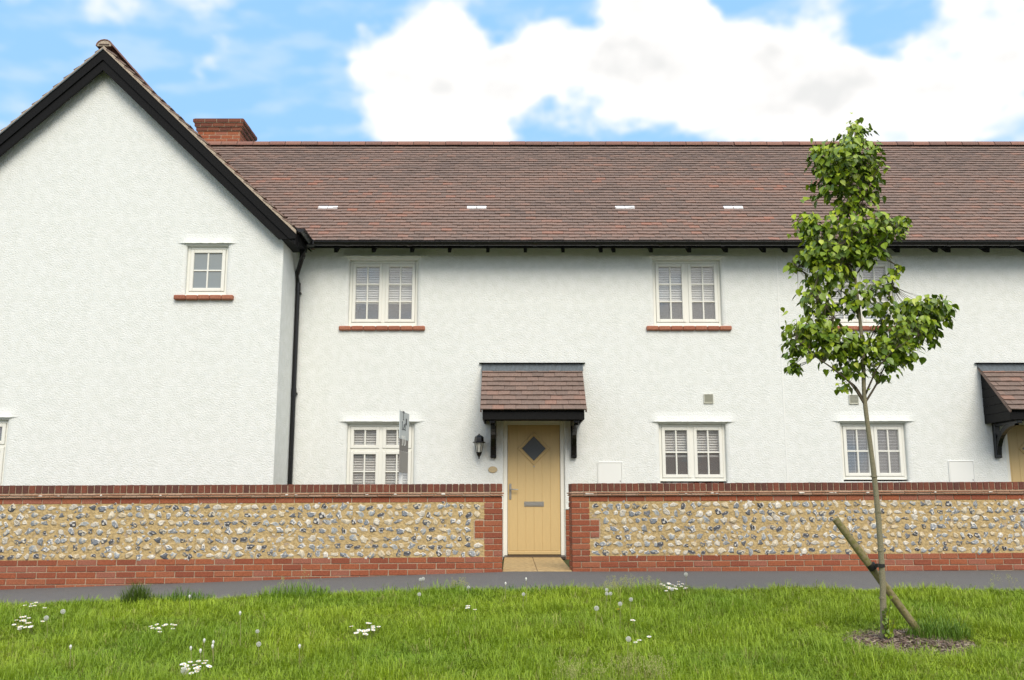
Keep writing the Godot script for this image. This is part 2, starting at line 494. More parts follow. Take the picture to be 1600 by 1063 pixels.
func make_small_meshes() -> void:
	for k in 6:
		var a := MB.new()
		a.cbox(Vector3(0, 0, -0.1025), Vector3(0.215, 0.065, 0), 0.004, Color.WHITE, Transform3D.IDENTITY, 0.0014, rng)
		brick_mesh.append(a.mesh())
		var b := MB.new()
		b.cbox(Vector3(0, 0, -0.1025), Vector3(0.1025, 0.065, 0), 0.004, Color.WHITE, Transform3D.IDENTITY, 0.0014, rng)
		header_mesh.append(b.mesh())
		var d := MB.new()
		d.cbox(Vector3(0, 0, -0.33), Vector3(0.065, 0.1025, 0), 0.005, Color.WHITE, Transform3D.IDENTITY, 0.0018, rng)
		cope_mesh.append(d.mesh())
	for k in 8:
		# plain tile: x across, y up the slope from its tail, z away from the roof
		var t := MB.new()
		var w := 0.1625 * 0.5
		var j := rr(-0.002, 0.002)
		var jl := rr(-0.003, 0.003)
		var top := []
		for s in [[0.0, 0.050], [0.075, 0.038], [0.2, 0.015]]:
			var row := []
			for x in [-1.0, 0.0, 1.0]:
				row.append(Vector3(x * w, s[0] + (jl * x if s[0] == 0.0 else 0.0), s[1] + j * x - 0.0012 * absf(x) + rr(-0.0008, 0.0008)))
			top.append(row)
		for i in 2:
			for q in 2:
				t.quad(top[i][q], top[i][q + 1], top[i + 1][q + 1], top[i + 1][q])
		var dz := Vector3(0, 0.004, -0.020)
		for q in 2: t.quad(top[0][q] + dz, top[0][q + 1] + dz, top[0][q + 1], top[0][q])
		for i in 2:
			t.quad(top[i + 1][0] + dz, top[i][0] + dz, top[i][0], top[i + 1][0])
			t.quad(top[i][2] + dz, top[i + 1][2] + dz, top[i + 1][2], top[i][2])
		t.quad(top[2][0] + dz, top[2][2] + dz, top[0][2] + dz, top[0][0] + dz)
		tile_mb.append(t)
		tile_mesh.append(t.mesh())
	var shell := [Color(0.74, 0.68, 0.54), Color(0.78, 0.76, 0.70), Color(0.66, 0.55, 0.36), Color(0.66, 0.65, 0.61)]
	var heart := [Color(0.16, 0.175, 0.20), Color(0.24, 0.27, 0.31), Color(0.38, 0.42, 0.45), Color(0.09, 0.095, 0.11), Color(0.46, 0.50, 0.52), Color(0.30, 0.33, 0.36)]
	for k in 36:
		# a knapped flint: broken grey heart inside a pale rind; some lumps are all rind
		var f := MB.new()
		var seg := 8
		var rind: Color = shell[k % 4]
		var core: Color = heart[k % 6]
		var pale := k % 5 in [1, 4]
		if pale: core = rind.lerp(Color(0.72, 0.64, 0.48), 0.5)
		var rings := []
		var wob := []
		for s in seg: wob.append(rr(0.58, 1.28))
		var tilt := Vector2(rr(-0.22, 0.22), rr(-0.22, 0.22))
		for r in [[1.0, -0.30], [0.93, 0.16], [0.62, 0.40]]:
			var ring := []
			for s in seg:
				var an := TAU * (s + rr(-0.2, 0.2)) / seg
				var rad: float = r[0] * wob[s] * rr(0.94, 1.06)
				var pt := Vector3(cos(an) * rad, sin(an) * rad, r[1] + rr(-0.07, 0.07))
				pt.z += (pt.x * tilt.x + pt.y * tilt.y) * (0.0 if r[1] < 0 else 1.0)
				ring.append(pt)
			rings.append(ring)
		var mid := Vector3(rr(-0.2, 0.2), rr(-0.2, 0.2), 0.42 + rr(-0.1, 0.1))
		var patch := rr(0, TAU)
		for s in seg:
			var s2 := (s + 1) % seg
			for q in 2:
				var side := cos(TAU * s / seg - patch)
				var cc := rind if q == 0 else (rind if side > (0.45 if rng.randf() < 0.7 else -0.4) else core)
				cc = cc * rr(0.8, 1.12)
				f.tri(rings[q][s], rings[q][s2], rings[q + 1][s2], cc)
				f.tri(rings[q][s], rings[q + 1][s2], rings[q + 1][s], cc)
			f.tri(rings[2][s], rings[2][s2], mid, (core if rng.randf() < 0.8 else rind) * rr(0.7, 1.3))
		flint_mb.append(f)
		flint_mesh.append(f.mesh())
	for k in 6:
		# leaf: stalk at the origin, tip along -y, folded on its midrib and curled
		var l := MB.new()
		var fold := rr(0.10, 0.32)
		var curl := rr(0.05, 0.4)
		var prof := [[0.0, 0.0], [0.14, 0.30], [0.36, 0.42], [0.62, 0.32], [0.84, 0.14], [1.0, 0.0]]
		var sp := []
		var lf := []
		var rt := []
		for q in prof:
			var bend: float = -curl * q[0] * q[0] * 0.6
			sp.append(Vector3(0, -q[0], bend))
			lf.append(Vector3(-q[1], -q[0] + 0.03, bend + fold * q[1] + rr(-0.02, 0.02)))
			rt.append(Vector3(q[1], -q[0] + 0.03, bend + fold * q[1] + rr(-0.02, 0.02)))
		for i in 5:
			if i == 0:
				l.tri(sp[0], lf[1], sp[1]); l.tri(sp[0], sp[1], rt[1])
			elif i == 4:
				l.tri(sp[4], lf[4], sp[5]); l.tri(sp[4], sp[5], rt[4])
			else:
				l.quad(sp[i], lf[i], lf[i + 1], sp[i + 1]); l.quad(sp[i], sp[i + 1], rt[i + 1], rt[i])
		leaf_mb.append(l)
		leaf_mesh.append(l.mesh())

func rbrick(parent: Node, called: String, set_: Array, mats: Array, xf: Transform3D) -> void:
	var j := xf
	j.origin += xf.basis.z * rr(-0.0025, 0.0025) + xf.basis.y * rr(-0.001, 0.001)
	inst(parent, called, set_[rng.randi() % set_.size()], mats[rng.randi() % mats.size()], j)

# ================================================================ garden wall of brick and flint
func wall_basis() -> Basis:
	var bx := Vector3(1, 0.0045, -0.0495).normalized()
	var bz := bx.cross(Vector3.UP).normalized()
	return Basis(bx, bz.cross(bx).normalized(), bz)

# dir -1: runs left from the gate, +1: runs right; u = metres from the gate end
func garden_wall(dir: int, length: float, label: String) -> void:
	var bs := wall_basis()
	var end_u := 0.418 * dir
	var root := thing("garden_wall", GATE + bs.x * end_u, label, "wall", "flint and brick garden walls either side of the gateway", Basis(bs.x, bs.y * 0.938, bs.z))
	var low := -0.42 if dir < 0 else -0.2
	var X := func(u: float, w: float) -> float: return u if dir > 0 else -u - w     # left edge of a piece w wide, u from the gate end
	# mortar core
	var core := MB.new()
	var c0: float = X.call(0.008, length - 0.008)
	core.box(Vector3(c0, low, -0.322), Vector3(c0 + length - 0.008, 0.9935, -0.008))
	part(root, "mortar_core", core, M.mortar)
	# sandy bed that the flints sit in
	var bed := MB.new()
	var nu := int((length - 0.2) / 0.03)
	var nv := 23
	var nz := FastNoiseLite.new()
	nz.seed = 33 + dir; nz.frequency = 9.0; nz.fractal_octaves = 2
	var grid := []
	for i in nu + 1:
		var col := []
		for k in nv + 1:
			var u := 0.2 + i * 0.03
			var v := 0.186 + 0.684 * k / nv
			var lift := 1.0 - smoothstep(0.0, 0.014, minf(absf(fmod(v - 0.19 + 0.1125, 0.225) - 0.1125), 0.02))   # raised lines between lifts
			var edge := i == 0 or k == 0 or k == nv
			if v > 0.40 and v < 0.655 and u < 0.335: edge = true
			col.append(Vector3(u * dir, v, (-0.02 if (v > 0.40 and v < 0.655 and u < 0.322) else -0.0045) + (0.0 if edge else 0.008 * nz.get_noise_2d(u, v) + 0.003 * lift)))
		grid.append(col)
	for i in nu:
		for k in nv:
			var q := [grid[i][k], grid[i + 1][k], grid[i + 1][k + 1], grid[i][k + 1]]
			if dir < 0: q.reverse()
			bed.quad(q[0], q[1], q[2], q[3])
	# smooth the shading of the bed
	var st := SurfaceTool.new()
	st.begin(Mesh.PRIMITIVE_TRIANGLES)
	st.set_smooth_group(0)
	for vtx in bed.v: st.add_vertex(vtx)
	st.index(); st.generate_normals()
	inst(root, "flint_bed", st.commit(), M.bed, Transform3D.IDENTITY)
	# courses of stretchers below and one above the flints
	for k in range(-4, 13):
		if k >= 3 and k <= 11: continue
		var v := -0.03 + 0.075 * k if k < 3 else 0.87
		if k < 0 and dir > 0: continue
		var u := 0.0
		if posmod(k, 2) == 1:
			if k >= 0 or dir > 0: rbrick(root, "brick", header_mesh, M.brick, Transform3D(Basis.IDENTITY, Vector3(X.call(0.0, 0.1025), v, 0)))
			u = 0.1125
		while u < length - 0.1:
			var wx := GATE.x + end_u + dir * u
			if v + 0.065 > pave_y(wx) - 0.0045 * wx - 0.01:
				rbrick(root, "brick", brick_mesh, M.brick, Transform3D(Basis.IDENTITY, Vector3(X.call(u, 0.215), v, 0)))
			u += 0.225
	# toothed pier at the gate
	for k in range(3, 12):
		var v := 0.195 + 0.075 * (k - 3)
		var wide := k >= 6 and k <= 8
		var lay := ["s"] if k % 2 == 0 else ["h", "h"]
		if wide: lay = ["s", "h"] if k % 2 == 0 else ["h", "s"]
		var u := 0.0
		for q in lay:
			var w := 0.215 if q == "s" else 0.1025
			rbrick(root, "brick", brick_mesh if q == "s" else header_mesh, M.brick, Transform3D(Basis.IDENTITY, Vector3(X.call(u, w), v, 0)))
			u += w + 0.01
	# the gate end: one brick behind each corner brick
	for k in range(0, 13):
		var v := -0.03 + 0.075 * k
		var rot := Basis(Vector3(0, 0, -1), Vector3.UP, Vector3(1, 0, 0)) if dir < 0 else Basis(Vector3(0, 0, 1), Vector3.UP, Vector3(-1, 0, 0))
		var at := Vector3(0, v, -0.1125) if dir < 0 else Vector3(0, v, -0.3275)
		rbrick(root, "brick", brick_mesh, M.brick, Transform3D(rot, at))
	# two courses of creasing tile, then bricks on edge
	for k in 2:
		var u := -0.012 if k == 0 else -0.022
		while u < length:
			var w := rr(0.155, 0.168)
			var t := MB.new()
			var pr := 0.030 + 0.006 * k + rr(-0.003, 0.003)
			var x: float = X.call(u, w)
			t.cbox(Vector3(x, 0.945 + 0.0275 * k, -0.345), Vector3(x + w, 0.9605 + 0.0275 * k, pr), 0.004, Color.WHITE, Transform3D.IDENTITY, 0.0012, rng)
			part(root, "creasing_tile", t, M.crease[rng.randi() % 4])
			u += w + 0.004
	var mj := MB.new()
	var m0: float = X.call(0.0, length)
	mj.box(Vector3(m0, 0.94, -0.34), Vector3(m0 + length, 0.9445, 0.018))
	mj.box(Vector3(m0, 0.9612, -0.34), Vector3(m0 + length, 0.9718, 0.024))
	mj.box(Vector3(m0, 0.9888, -0.33), Vector3(m0 + length, 0.9975, 0.012))
	mj.box(Vector3(m0 + 0.006, 0.998, -0.326), Vector3(m0 + length - 0.006, 1.090, -0.007))
	part(root, "mortar_joint", mj, M.mortar)
	# blobs of mortar left on the creasing
	for k in int(length * 3.2):
		if rng.randf() < 0.45: continue
		var mbx := MB.new()
		var u := rr(0.1, length - 0.1)
		var w := rr(0.02, 0.07)
		mbx.cbox(Vector3(X.call(u, w), 0.962, 0.0), Vector3(X.call(u, w) + w, 0.962 + rr(0.008, 0.024), rr(0.036, 0.042)), 0.005, Color.WHITE, Transform3D.IDENTITY, 0.003, rng)
		part(root, "mortar_blob", mbx, M.white_mortar)
	var u2 := 0.0
	while u2 < length - 0.07:
		rbrick(root, "coping_brick", cope_mesh, M.coping, Transform3D(Basis.IDENTITY, Vector3(X.call(u2, 0.065), 0.9985, 0.004)))
		u2 += 0.0752
	# flints, in three lifts of two or three rows
	var spots := []
	var rows := [0.232, 0.330, 0.435, 0.545, 0.650, 0.760, 0.832]
	rows = [0.232, 0.326, 0.420, 0.527, 0.628, 0.722, 0.818]
	for r in rows.size():
		var u: float = (0.40 if (rows[r] > 0.36 and rows[r] < 0.69) else 0.285) + rr(0.0, 0.03)
		while u < length - 0.06:
			var a := rr(0.031, 0.062)
			var b := rr(0.029, 0.049)
			var an := rr(-0.5, 0.5) if rng.randf() < 0.7 else rr(0, PI)
			spots.append([u, rows[r] + rr(-0.014, 0.014), a, b, an])
			if rng.randf() < 0.5: spots.append([u + a * 1.1 + 0.01, rows[r] + (0.05 if rng.randf() < 0.5 else -0.05), rr(0.014, 0.028), rr(0.012, 0.02), rr(0, PI)])
			u += a * 2.0 + rr(-0.002, 0.026)
	spots.sort_custom(func(a, b): return a[0] - a[2] * 20.0 < b[0] - b[2] * 20.0)
	var rest := MB.new()
	for i in spots.size():
		var s: Array = spots[i]
		var k := rng.randi() % 36
		var xf := Transform3D(Basis(Vector3.BACK, s[4]) * Basis.from_scale(Vector3(s[2], s[3], minf(s[2], s[3]) * rr(0.5, 0.85))), Vector3(s[0] * dir, s[1], -0.004))
		if i < 300: inst(root, "flint", flint_mesh[k], M.flint, xf)
		else: rest.add(flint_mb[k], xf)
	if rest.v.size() > 0:
		part(root, "far_flints", rest, M.flint).set_meta("kind", "stuff")

# ================================================================ walls with openings
func wall_face(mb: MB, xs: Array, y0: float, y1: float, z: float, holes: Array) -> void:
	var X := [xs[0], xs[1]]
	var Y := [y0, y1]
	for h in holes:
		for q in [h.position.x, h.end.x]:
			if q > xs[0] and q < xs[1] and not X.has(q): X.append(q)
		for q in [h.position.y, h.end.y]:
			if q > y0 and q < y1 and not Y.has(q): Y.append(q)
	X.sort(); Y.sort()
	for i in X.size() - 1:
		for k in Y.size() - 1:
			var cx: float = (X[i] + X[i + 1]) * 0.5
			var cy: float = (Y[k] + Y[k + 1]) * 0.5
			var inside := false
			for h in holes:
				if h.has_point(Vector2(cx, cy)): inside = true
			if not inside:
				mb.quad(Vector3(X[i], Y[k], z), Vector3(X[i + 1], Y[k], z), Vector3(X[i + 1], Y[k + 1], z), Vector3(X[i], Y[k + 1], z))

# rounded return of the render from the hole's edge in the face to the frame
func reveal(mb: MB, hole: Rect2, fr: Rect2, z: float, deep: float) -> void:
	var steps := 6
	var L := []
	for i in steps + 1:
		var t := float(i) / steps
		var r := 1.0 - pow(1.0 - minf(t * 1.6, 1.0), 2.0)
		L.append([r, -deep * t * t * 0.5 - deep * t * 0.5])
	for i in steps:
		var a: Array = L[i]
		var b: Array = L[i + 1]
		var xa := lerpf(hole.position.x, fr.position.x, a[0])
		var xb := lerpf(hole.position.x, fr.position.x, b[0])
		var ta := lerpf(hole.end.y, fr.end.y, a[0])
		var tb := lerpf(hole.end.y, fr.end.y, b[0])
		var ba := hole.position.y
		mb.quad(Vector3(xa, ba, z + a[1]), Vector3(xb, ba, z + b[1]), Vector3(xb, tb, z + b[1]), Vector3(xa, ta, z + a[1]))
		var ra := lerpf(hole.end.x, fr.end.x, a[0])
		var rb := lerpf(hole.end.x, fr.end.x, b[0])
		mb.quad(Vector3(rb, ba, z + b[1]), Vector3(ra, ba, z + a[1]), Vector3(ra, ta, z + a[1]), Vector3(rb, tb, z + b[1]))
		mb.quad(Vector3(xb, tb, z + b[1]), Vector3(rb, tb, z + b[1]), Vector3(ra, ta, z + a[1]), Vector3(xa, ta, z + a[1]))
	mb.quad(Vector3(hole.position.x, hole.position.y, z), Vector3(hole.end.x, hole.position.y, z), Vector3(hole.end.x, hole.position.y, z - deep), Vector3(hole.position.x, hole.position.y, z - deep))
	# closing rebate behind the frame's edge
	var e := z - deep
	for q in [[fr.position.x - 0.0, fr.position.x - 0.06], [fr.end.x, fr.end.x + 0.06]]:
		mb.quad(Vector3(q[0], hole.position.y, e), Vector3(q[0], hole.position.y, e - 0.2), Vector3(q[0], fr.end.y, e - 0.2), Vector3(q[0], fr.end.y, e))
	mb.quad(Vector3(fr.position.x, fr.end.y, e), Vector3(fr.end.x, fr.end.y, e), Vector3(fr.end.x, fr.end.y, e - 0.2), Vector3(fr.position.x, fr.end.y, e - 0.2))

# the render kicks out over each opening and throws the rain clear
func bellcast(mb: MB, x0: float, x1: float, y: float, z: float, side := 0.17, out := 0.042, tall := 0.15) -> void:
	var nx := 28
	var prev := []
	for i in nx + 1:
		var x := lerpf(x0 - side, x1 + side, float(i) / nx)
		var e := clampf(minf(x - (x0 - side), (x1 + side) - x) / side, 0.0, 1.0)
		var o := out * smoothstep(0.0, 1.0, e)
		var jy := 0.006 * fn.get_noise_2d(x * 900.0, y * 50.0)
		var colm := [Vector3(x, y + 0.006, z - 0.002), Vector3(x, y + jy, z + o + 0.001), Vector3(x, y + tall * 0.22 + jy, z + o * 0.62 + 0.001), Vector3(x, y + tall * 0.55, z + o * 0.2 + 0.001), Vector3(x, y + tall, z - 0.002)]
		if i > 0:
			for k in 4: mb.quad(prev[k], colm[k], colm[k + 1], prev[k + 1])
		prev = colm

func bar(mb: MB, x0: float, x1: float, y0: float, y1: float, z0: float, z1: float, b := 0.006) -> void:
	mb.cbox(Vector3(x0, y0, z0), Vector3(x1, y1, z1), b)

func ring_frame(mb: MB, r: Rect2, w: float, z0: float, z1: float, wb := -1.0) -> void:
	var bt := w if wb < 0 else wb
	bar(mb, r.position.x, r.position.x + w, r.position.y, r.end.y, z0, z1)
	bar(mb, r.end.x - w, r.end.x, r.position.y, r.end.y, z0, z1)
	bar(mb, r.position.x + w, r.end.x - w, r.end.y - w, r.end.y, z0, z1 - 0.0007)
	bar(mb, r.position.x + w, r.end.x - w, r.position.y, r.position.y + bt, z0, z1 - 0.0007)

# sashes: rectangles in shares of the frame, each with columns and rows of panes
func window(house: Node, fr: Rect2, z: float, sashes: Array, sill := true, obscure := false) -> Node3D:
	var f := MB.new()
	ring_frame(f, fr, 0.042, z - 0.06, z, 0.05)
	for s in sashes:
		if s.has("post"): bar(f, fr.position.x + fr.size.x * s.post - 0.03, fr.position.x + fr.size.x * s.post + 0.03, fr.position.y + 0.05, fr.end.y - 0.042, z - 0.058, z - 0.0013)
		if s.has("rail"): bar(f, fr.position.x + 0.042, fr.end.x - 0.042, fr.position.y + fr.size.y * s.rail - 0.022, fr.position.y + fr.size.y * s.rail + 0.022, z - 0.056, z - 0.0021)
	if sill: bar(f, fr.position.x - 0.03, fr.end.x + 0.03, fr.position.y - 0.022, fr.position.y, z - 0.05, z + 0.03)
	var w := part(house, "window", f, M.upvc)
	for s in sashes:
		if not s.has("r"): continue
		var q: Array = s.r
		var r := Rect2(fr.position + Vector2(fr.size.x * q[0], fr.size.y * q[1]), Vector2(fr.size.x * (q[2] - q[0]), fr.size.y * (q[3] - q[1])))
		r.position += Vector2(0.042 if q[0] == 0.0 else 0.022, 0.05 if q[1] == 0.0 else 0.017)
		r.end = Vector2(fr.position.x + fr.size.x * q[2] - (0.042 if q[2] == 1.0 else 0.022), fr.position.y + fr.size.y * q[3] - (0.042 if q[3] == 1.0 else 0.017))
		r = r.grow(-0.003)
		var sm := MB.new()
		ring_frame(sm, r, 0.05, z - 0.045, z + 0.012)
		part(w, "sash", sm, M.upvc)
		var g := r.grow(-0.05)
		for i in range(1, s.cols):
			var bm := MB.new()
			var x: float = g.position.x + g.size.x * i / s.cols
			bar(bm, x - 0.0115, x + 0.0115, g.position.y, g.end.y, z - 0.035, z + 0.004, 0.005)
			part(w, "glazing_bar", bm, M.upvc)
		for i in range(1, s.rows):
			var bm := MB.new()
			var y: float = g.position.y + g.size.y * i / s.rows
			bar(bm, g.position.x, g.end.x, y - 0.0115, y + 0.0115, z - 0.034, z + 0.0025, 0.005)
			part(w, "glazing_bar", bm, M.upvc)
		for i in s.cols:
			for k in s.rows:
				var pm := MB.new()
				var x0: float = g.position.x + g.size.x * i / s.cols + (0.012 if i > 0 else -0.004)
				var x1: float = g.position.x + g.size.x * (i + 1) / s.cols - (0.012 if i < s.cols - 1 else -0.004)
				var y0: float = g.position.y + g.size.y * k / s.rows + (0.012 if k > 0 else -0.004)
				var y1: float = g.position.y + g.size.y * (k + 1) / s.rows - (0.012 if k < s.rows - 1 else -0.004)
				var sk := rr(-0.002, 0.002)
				for zz in [z - 0.014, z - 0.034]:
					var xf := Transform3D(Basis(Vector3.RIGHT, sk) * Basis(Vector3.UP, rr(-0.002, 0.002)), Vector3((x0 + x1) * 0.5, (y0 + y1) * 0.5, zz))
					pm.box(Vector3((x0 - x1) * 0.5, (y0 - y1) * 0.5, -0.002), Vector3((x1 - x0) * 0.5, (y1 - y0) * 0.5, 0.002), Color.WHITE, xf)
				part(w, "pane", pm, M.obscure if obscure else M.glass)
	if sill:
		# clay tiles under the window, each with its own joints
		var x := fr.position.x - 0.13
		var n := int((fr.size.x + 0.26) / 0.166)
		var wd := (fr.size.x + 0.26) / n
		for i in n:
			var tm := MB.new()
			tm.cbox(Vector3(x + i * wd, fr.position.y - 0.093, z - 0.02), Vector3(x + (i + 1) * wd - 0.003, fr.position.y - 0.024, z + 0.125 + rr(-0.002, 0.002)), 0.012, Color.WHITE, Transform3D(Basis.IDENTITY, Vector3(0, rr(-0.001, 0.001), 0)))
			part(w, "sill_tile", tm, M.sill[rng.randi() % 3])
	return w

func blind(fr: Rect2, z: float, drop: float, tilt: float, label: String, gap := 0.038) -> void:
	var root := thing("venetian_blind", Vector3(fr.get_center().x, fr.position.y + fr.size.y * (1.0 - drop), z), label, "blind", "white venetian blinds behind the windows")
	var x0 := fr.position.x + 0.05
	var x1 := fr.end.x - 0.05
	var top := fr.end.y - 0.02
	var bot := fr.position.y + fr.size.y * (1.0 - drop) + 0.02
	var h := MB.new()
	bar(h, x0, x1, top - 0.04, top, z - 0.025, z + 0.025)
	part(root, "head_rail", h, M.blind)
	var s := MB.new()
	var y := top - 0.05
	while y > bot + 0.03:
		s.box(Vector3(x0, -0.001, -0.022), Vector3(x1, 0.001, 0.022), Color.WHITE, Transform3D(Basis(Vector3.RIGHT, tilt + rr(-0.03, 0.03)), Vector3(0, y, z)))
		y -= gap
	part(root, "slats", s, M.blind)
	var b := MB.new()
	bar(b, x0, x1, bot - 0.015, bot + 0.015, z - 0.022, z + 0.022)
	part(root, "bottom_rail", b, M.blind)
	var cd := MB.new()
	for t in [0.2, 0.8]:
		var cx := lerpf(x0, x1, t)
		cd.box(Vector3(cx - 0.0015, bot, z + 0.024), Vector3(cx + 0.0015, top - 0.04, z + 0.0255))
	part(root, "cord", cd, M.blind)

# ================================================================ roofs
# origin: eave, across: along the eave, up: up the slope; tiles whose centre keep() likes
func tile_slope(roof: Node, origin: Vector3, across: Vector3, up: Vector3, wide: float, courses: int, parts: Callable, keep: Callable, phase := 0.0, gauge := 0.1) -> void:
	var nrm := across.cross(up).normalized()
	var rest := MB.new()
	var tone_n := FastNoiseLite.new()
	tone_n.seed = 77; tone_n.frequency = 0.35; tone_n.fractal_octaves = 2
	var cnt := 0
	for i in courses:
		var x := fposmod((0.0825 if i % 2 == 0 else 0.0) + phase, 0.165)
		while x < wide:
			var k := rng.randi() % 8
			var at := origin + across * (x + rr(-0.0015, 0.0015)) + up * (i * gauge + rr(-0.0035, 0.0035)) + nrm * rr(-0.0015, 0.0025)
			if keep.call(at, x, i):
				var t := 0.42 + 0.28 * tone_n.get_noise_2d((at.x + at.z) * 0.6, i * 0.22) + rr(-0.2, 0.22) + (0.3 if rng.randf() < 0.12 else 0.0) - (0.10 if i > courses * 0.6 else 0.0)
				t = clampf(t, 0.0, 1.0)
				var xf := Transform3D(Basis(across, up, nrm) * Basis(Vector3.BACK, rr(-0.006, 0.006)), at)
				if parts.call(x, i) and cnt < 300:
					inst(roof, "roof_tile", tile_mesh[k], M.rooftone[int(t * 9.0)], xf)
					cnt += 1
				else:
					var tc := tile_tone(int(t * 9.0) / 9.0)
					rest.add(tile_mb[k], xf, tc)
			x += 0.165
	if rest.v.size() > 0:
		part(roof, "remaining_roof_tiles", rest, M.tile).set_meta("kind", "stuff")

func ridge_run(house: Node, a: Vector3, dir: Vector3, count: int, step := 0.3) -> void:
	# half-round ridge tiles, butted, along dir
	var side := dir.cross(Vector3.UP).normalized()
	for i in count:
		var m := MB.new()
		var p0 := a + dir * (i * step + 0.007)
		var p1 := a + dir * ((i + 1) * step - 0.007)
		var seg := 8
		for k in seg:
			var t0 := PI * k / seg
			var t1 := PI * (k + 1) / seg
			var d0 := side * cos(t0) * 0.125 + Vector3.UP * (sin(t0) * 0.105 - 0.02)
			var d1 := side * cos(t1) * 0.125 + Vector3.UP * (sin(t1) * 0.105 - 0.02)
			m.quad(p0 + d0, p1 + d0, p1 + d1, p0 + d1)
			m.quad(p0 + d0 * 0.86, p0 + d1 * 0.86, p1 + d1 * 0.86, p1 + d0 * 0.86)
			m.quad(p0 + d0, p0 + d1, p0 + d1 * 0.86, p0 + d0 * 0.86)
			m.quad(p1 + d1, p1 + d0, p1 + d0 * 0.86, p1 + d1 * 0.86)
		var o := part(house, "ridge_tile", m, M.ridge[rng.randi() % 4])
		o.position += Vector3(0, rr(-0.003, 0.003), 0)
	var mm := MB.new()
	for i in count - 1:
		var p := a + dir * ((i + 1) * step)
		for k in 8:
			var t0 := PI * k / 8
			var t1 := PI * (k + 1) / 8
			mm.quad(p - dir * 0.009 + side * cos(t0) * 0.112 + Vector3.UP * (sin(t0) * 0.094 - 0.02), p + dir * 0.009 + side * cos(t0) * 0.112 + Vector3.UP * (sin(t0) * 0.094 - 0.02), p + dir * 0.009 + side * cos(t1) * 0.112 + Vector3.UP * (sin(t1) * 0.094 - 0.02), p - dir * 0.009 + side * cos(t1) * 0.112 + Vector3.UP * (sin(t1) * 0.094 - 0.02))
	part(house, "ridge_bedding", mm, M.mortar_dark)

func gutter(house: Node, a: Vector3, b: Vector3, r := 0.056) -> void:
	var m := MB.new()
	var d := (b - a).normalized()
	var s := d.cross(Vector3.UP).normalized()
	var seg := 10
	for k in seg:
		var t0 := PI + PI * k / seg
		var t1 := PI + PI * (k + 1) / seg
		for q in [r, r - 0.004]:
			var d0: Vector3 = s * cos(t0) * q + Vector3.UP * sin(t0) * q
			var d1: Vector3 = s * cos(t1) * q + Vector3.UP * sin(t1) * q
			if q == r: m.quad_n([a + d1, a + d0, b + d0, b + d1], [d1 / r, d0 / r, d0 / r, d1 / r])
			else: m.quad_n([a + d0, a + d1, b + d1, b + d0], [-d0 / r, -d1 / r, -d1 / r, -d0 / r])
	for sg in [-1.0, 1.0]:
		m.tube([a + s * sg * r, b + s * sg * r], [0.006, 0.006], 6)
	for e in [a, b]:
		for k in seg:
			var t0 := PI + PI * k / seg
			var t1 := PI + PI * (k + 1) / seg
			m.tri(e, e + s * cos(t0) * r + Vector3.UP * sin(t0) * r, e + s * cos(t1) * r + Vector3.UP * sin(t1) * r)
	var g := part(house, "gutter", m, M.black_gloss)
	var L := (b - a).length()
	var x := 0.6
	while x < L:
		var c := MB.new()
		var q := a + d * x
		for k in seg:
			var t0 := PI + PI * k / seg
			var t1 := PI + PI * (k + 1) / seg
			var d0 := s * cos(t0) + Vector3.UP * sin(t0)
			var d1 := s * cos(t1) + Vector3.UP * sin(t1)
			c.out_quad([q - d * 0.03 + d0 * (r + 0.006), q + d * 0.03 + d0 * (r + 0.006), q + d * 0.03 + d1 * (r + 0.006), q - d * 0.03 + d1 * (r + 0.006)], q, Color.WHITE)
		part(g, "gutter_clip", c, M.black_gloss)
		x += 0.95

# ================================================================ houses
const G_APEX := Vector2(-6.125, 7.605)
const G_TAN := 0.955
func gable_y(x: float, off := 0.0) -> float:
	return G_APEX.y - absf(x - G_APEX.x) * G_TAN - off * sqrt(1.0 + G_TAN * G_TAN)

func eave_point() -> Vector3:
	return Vector3(0, P(800, 379, 13.56).y, -13.56)

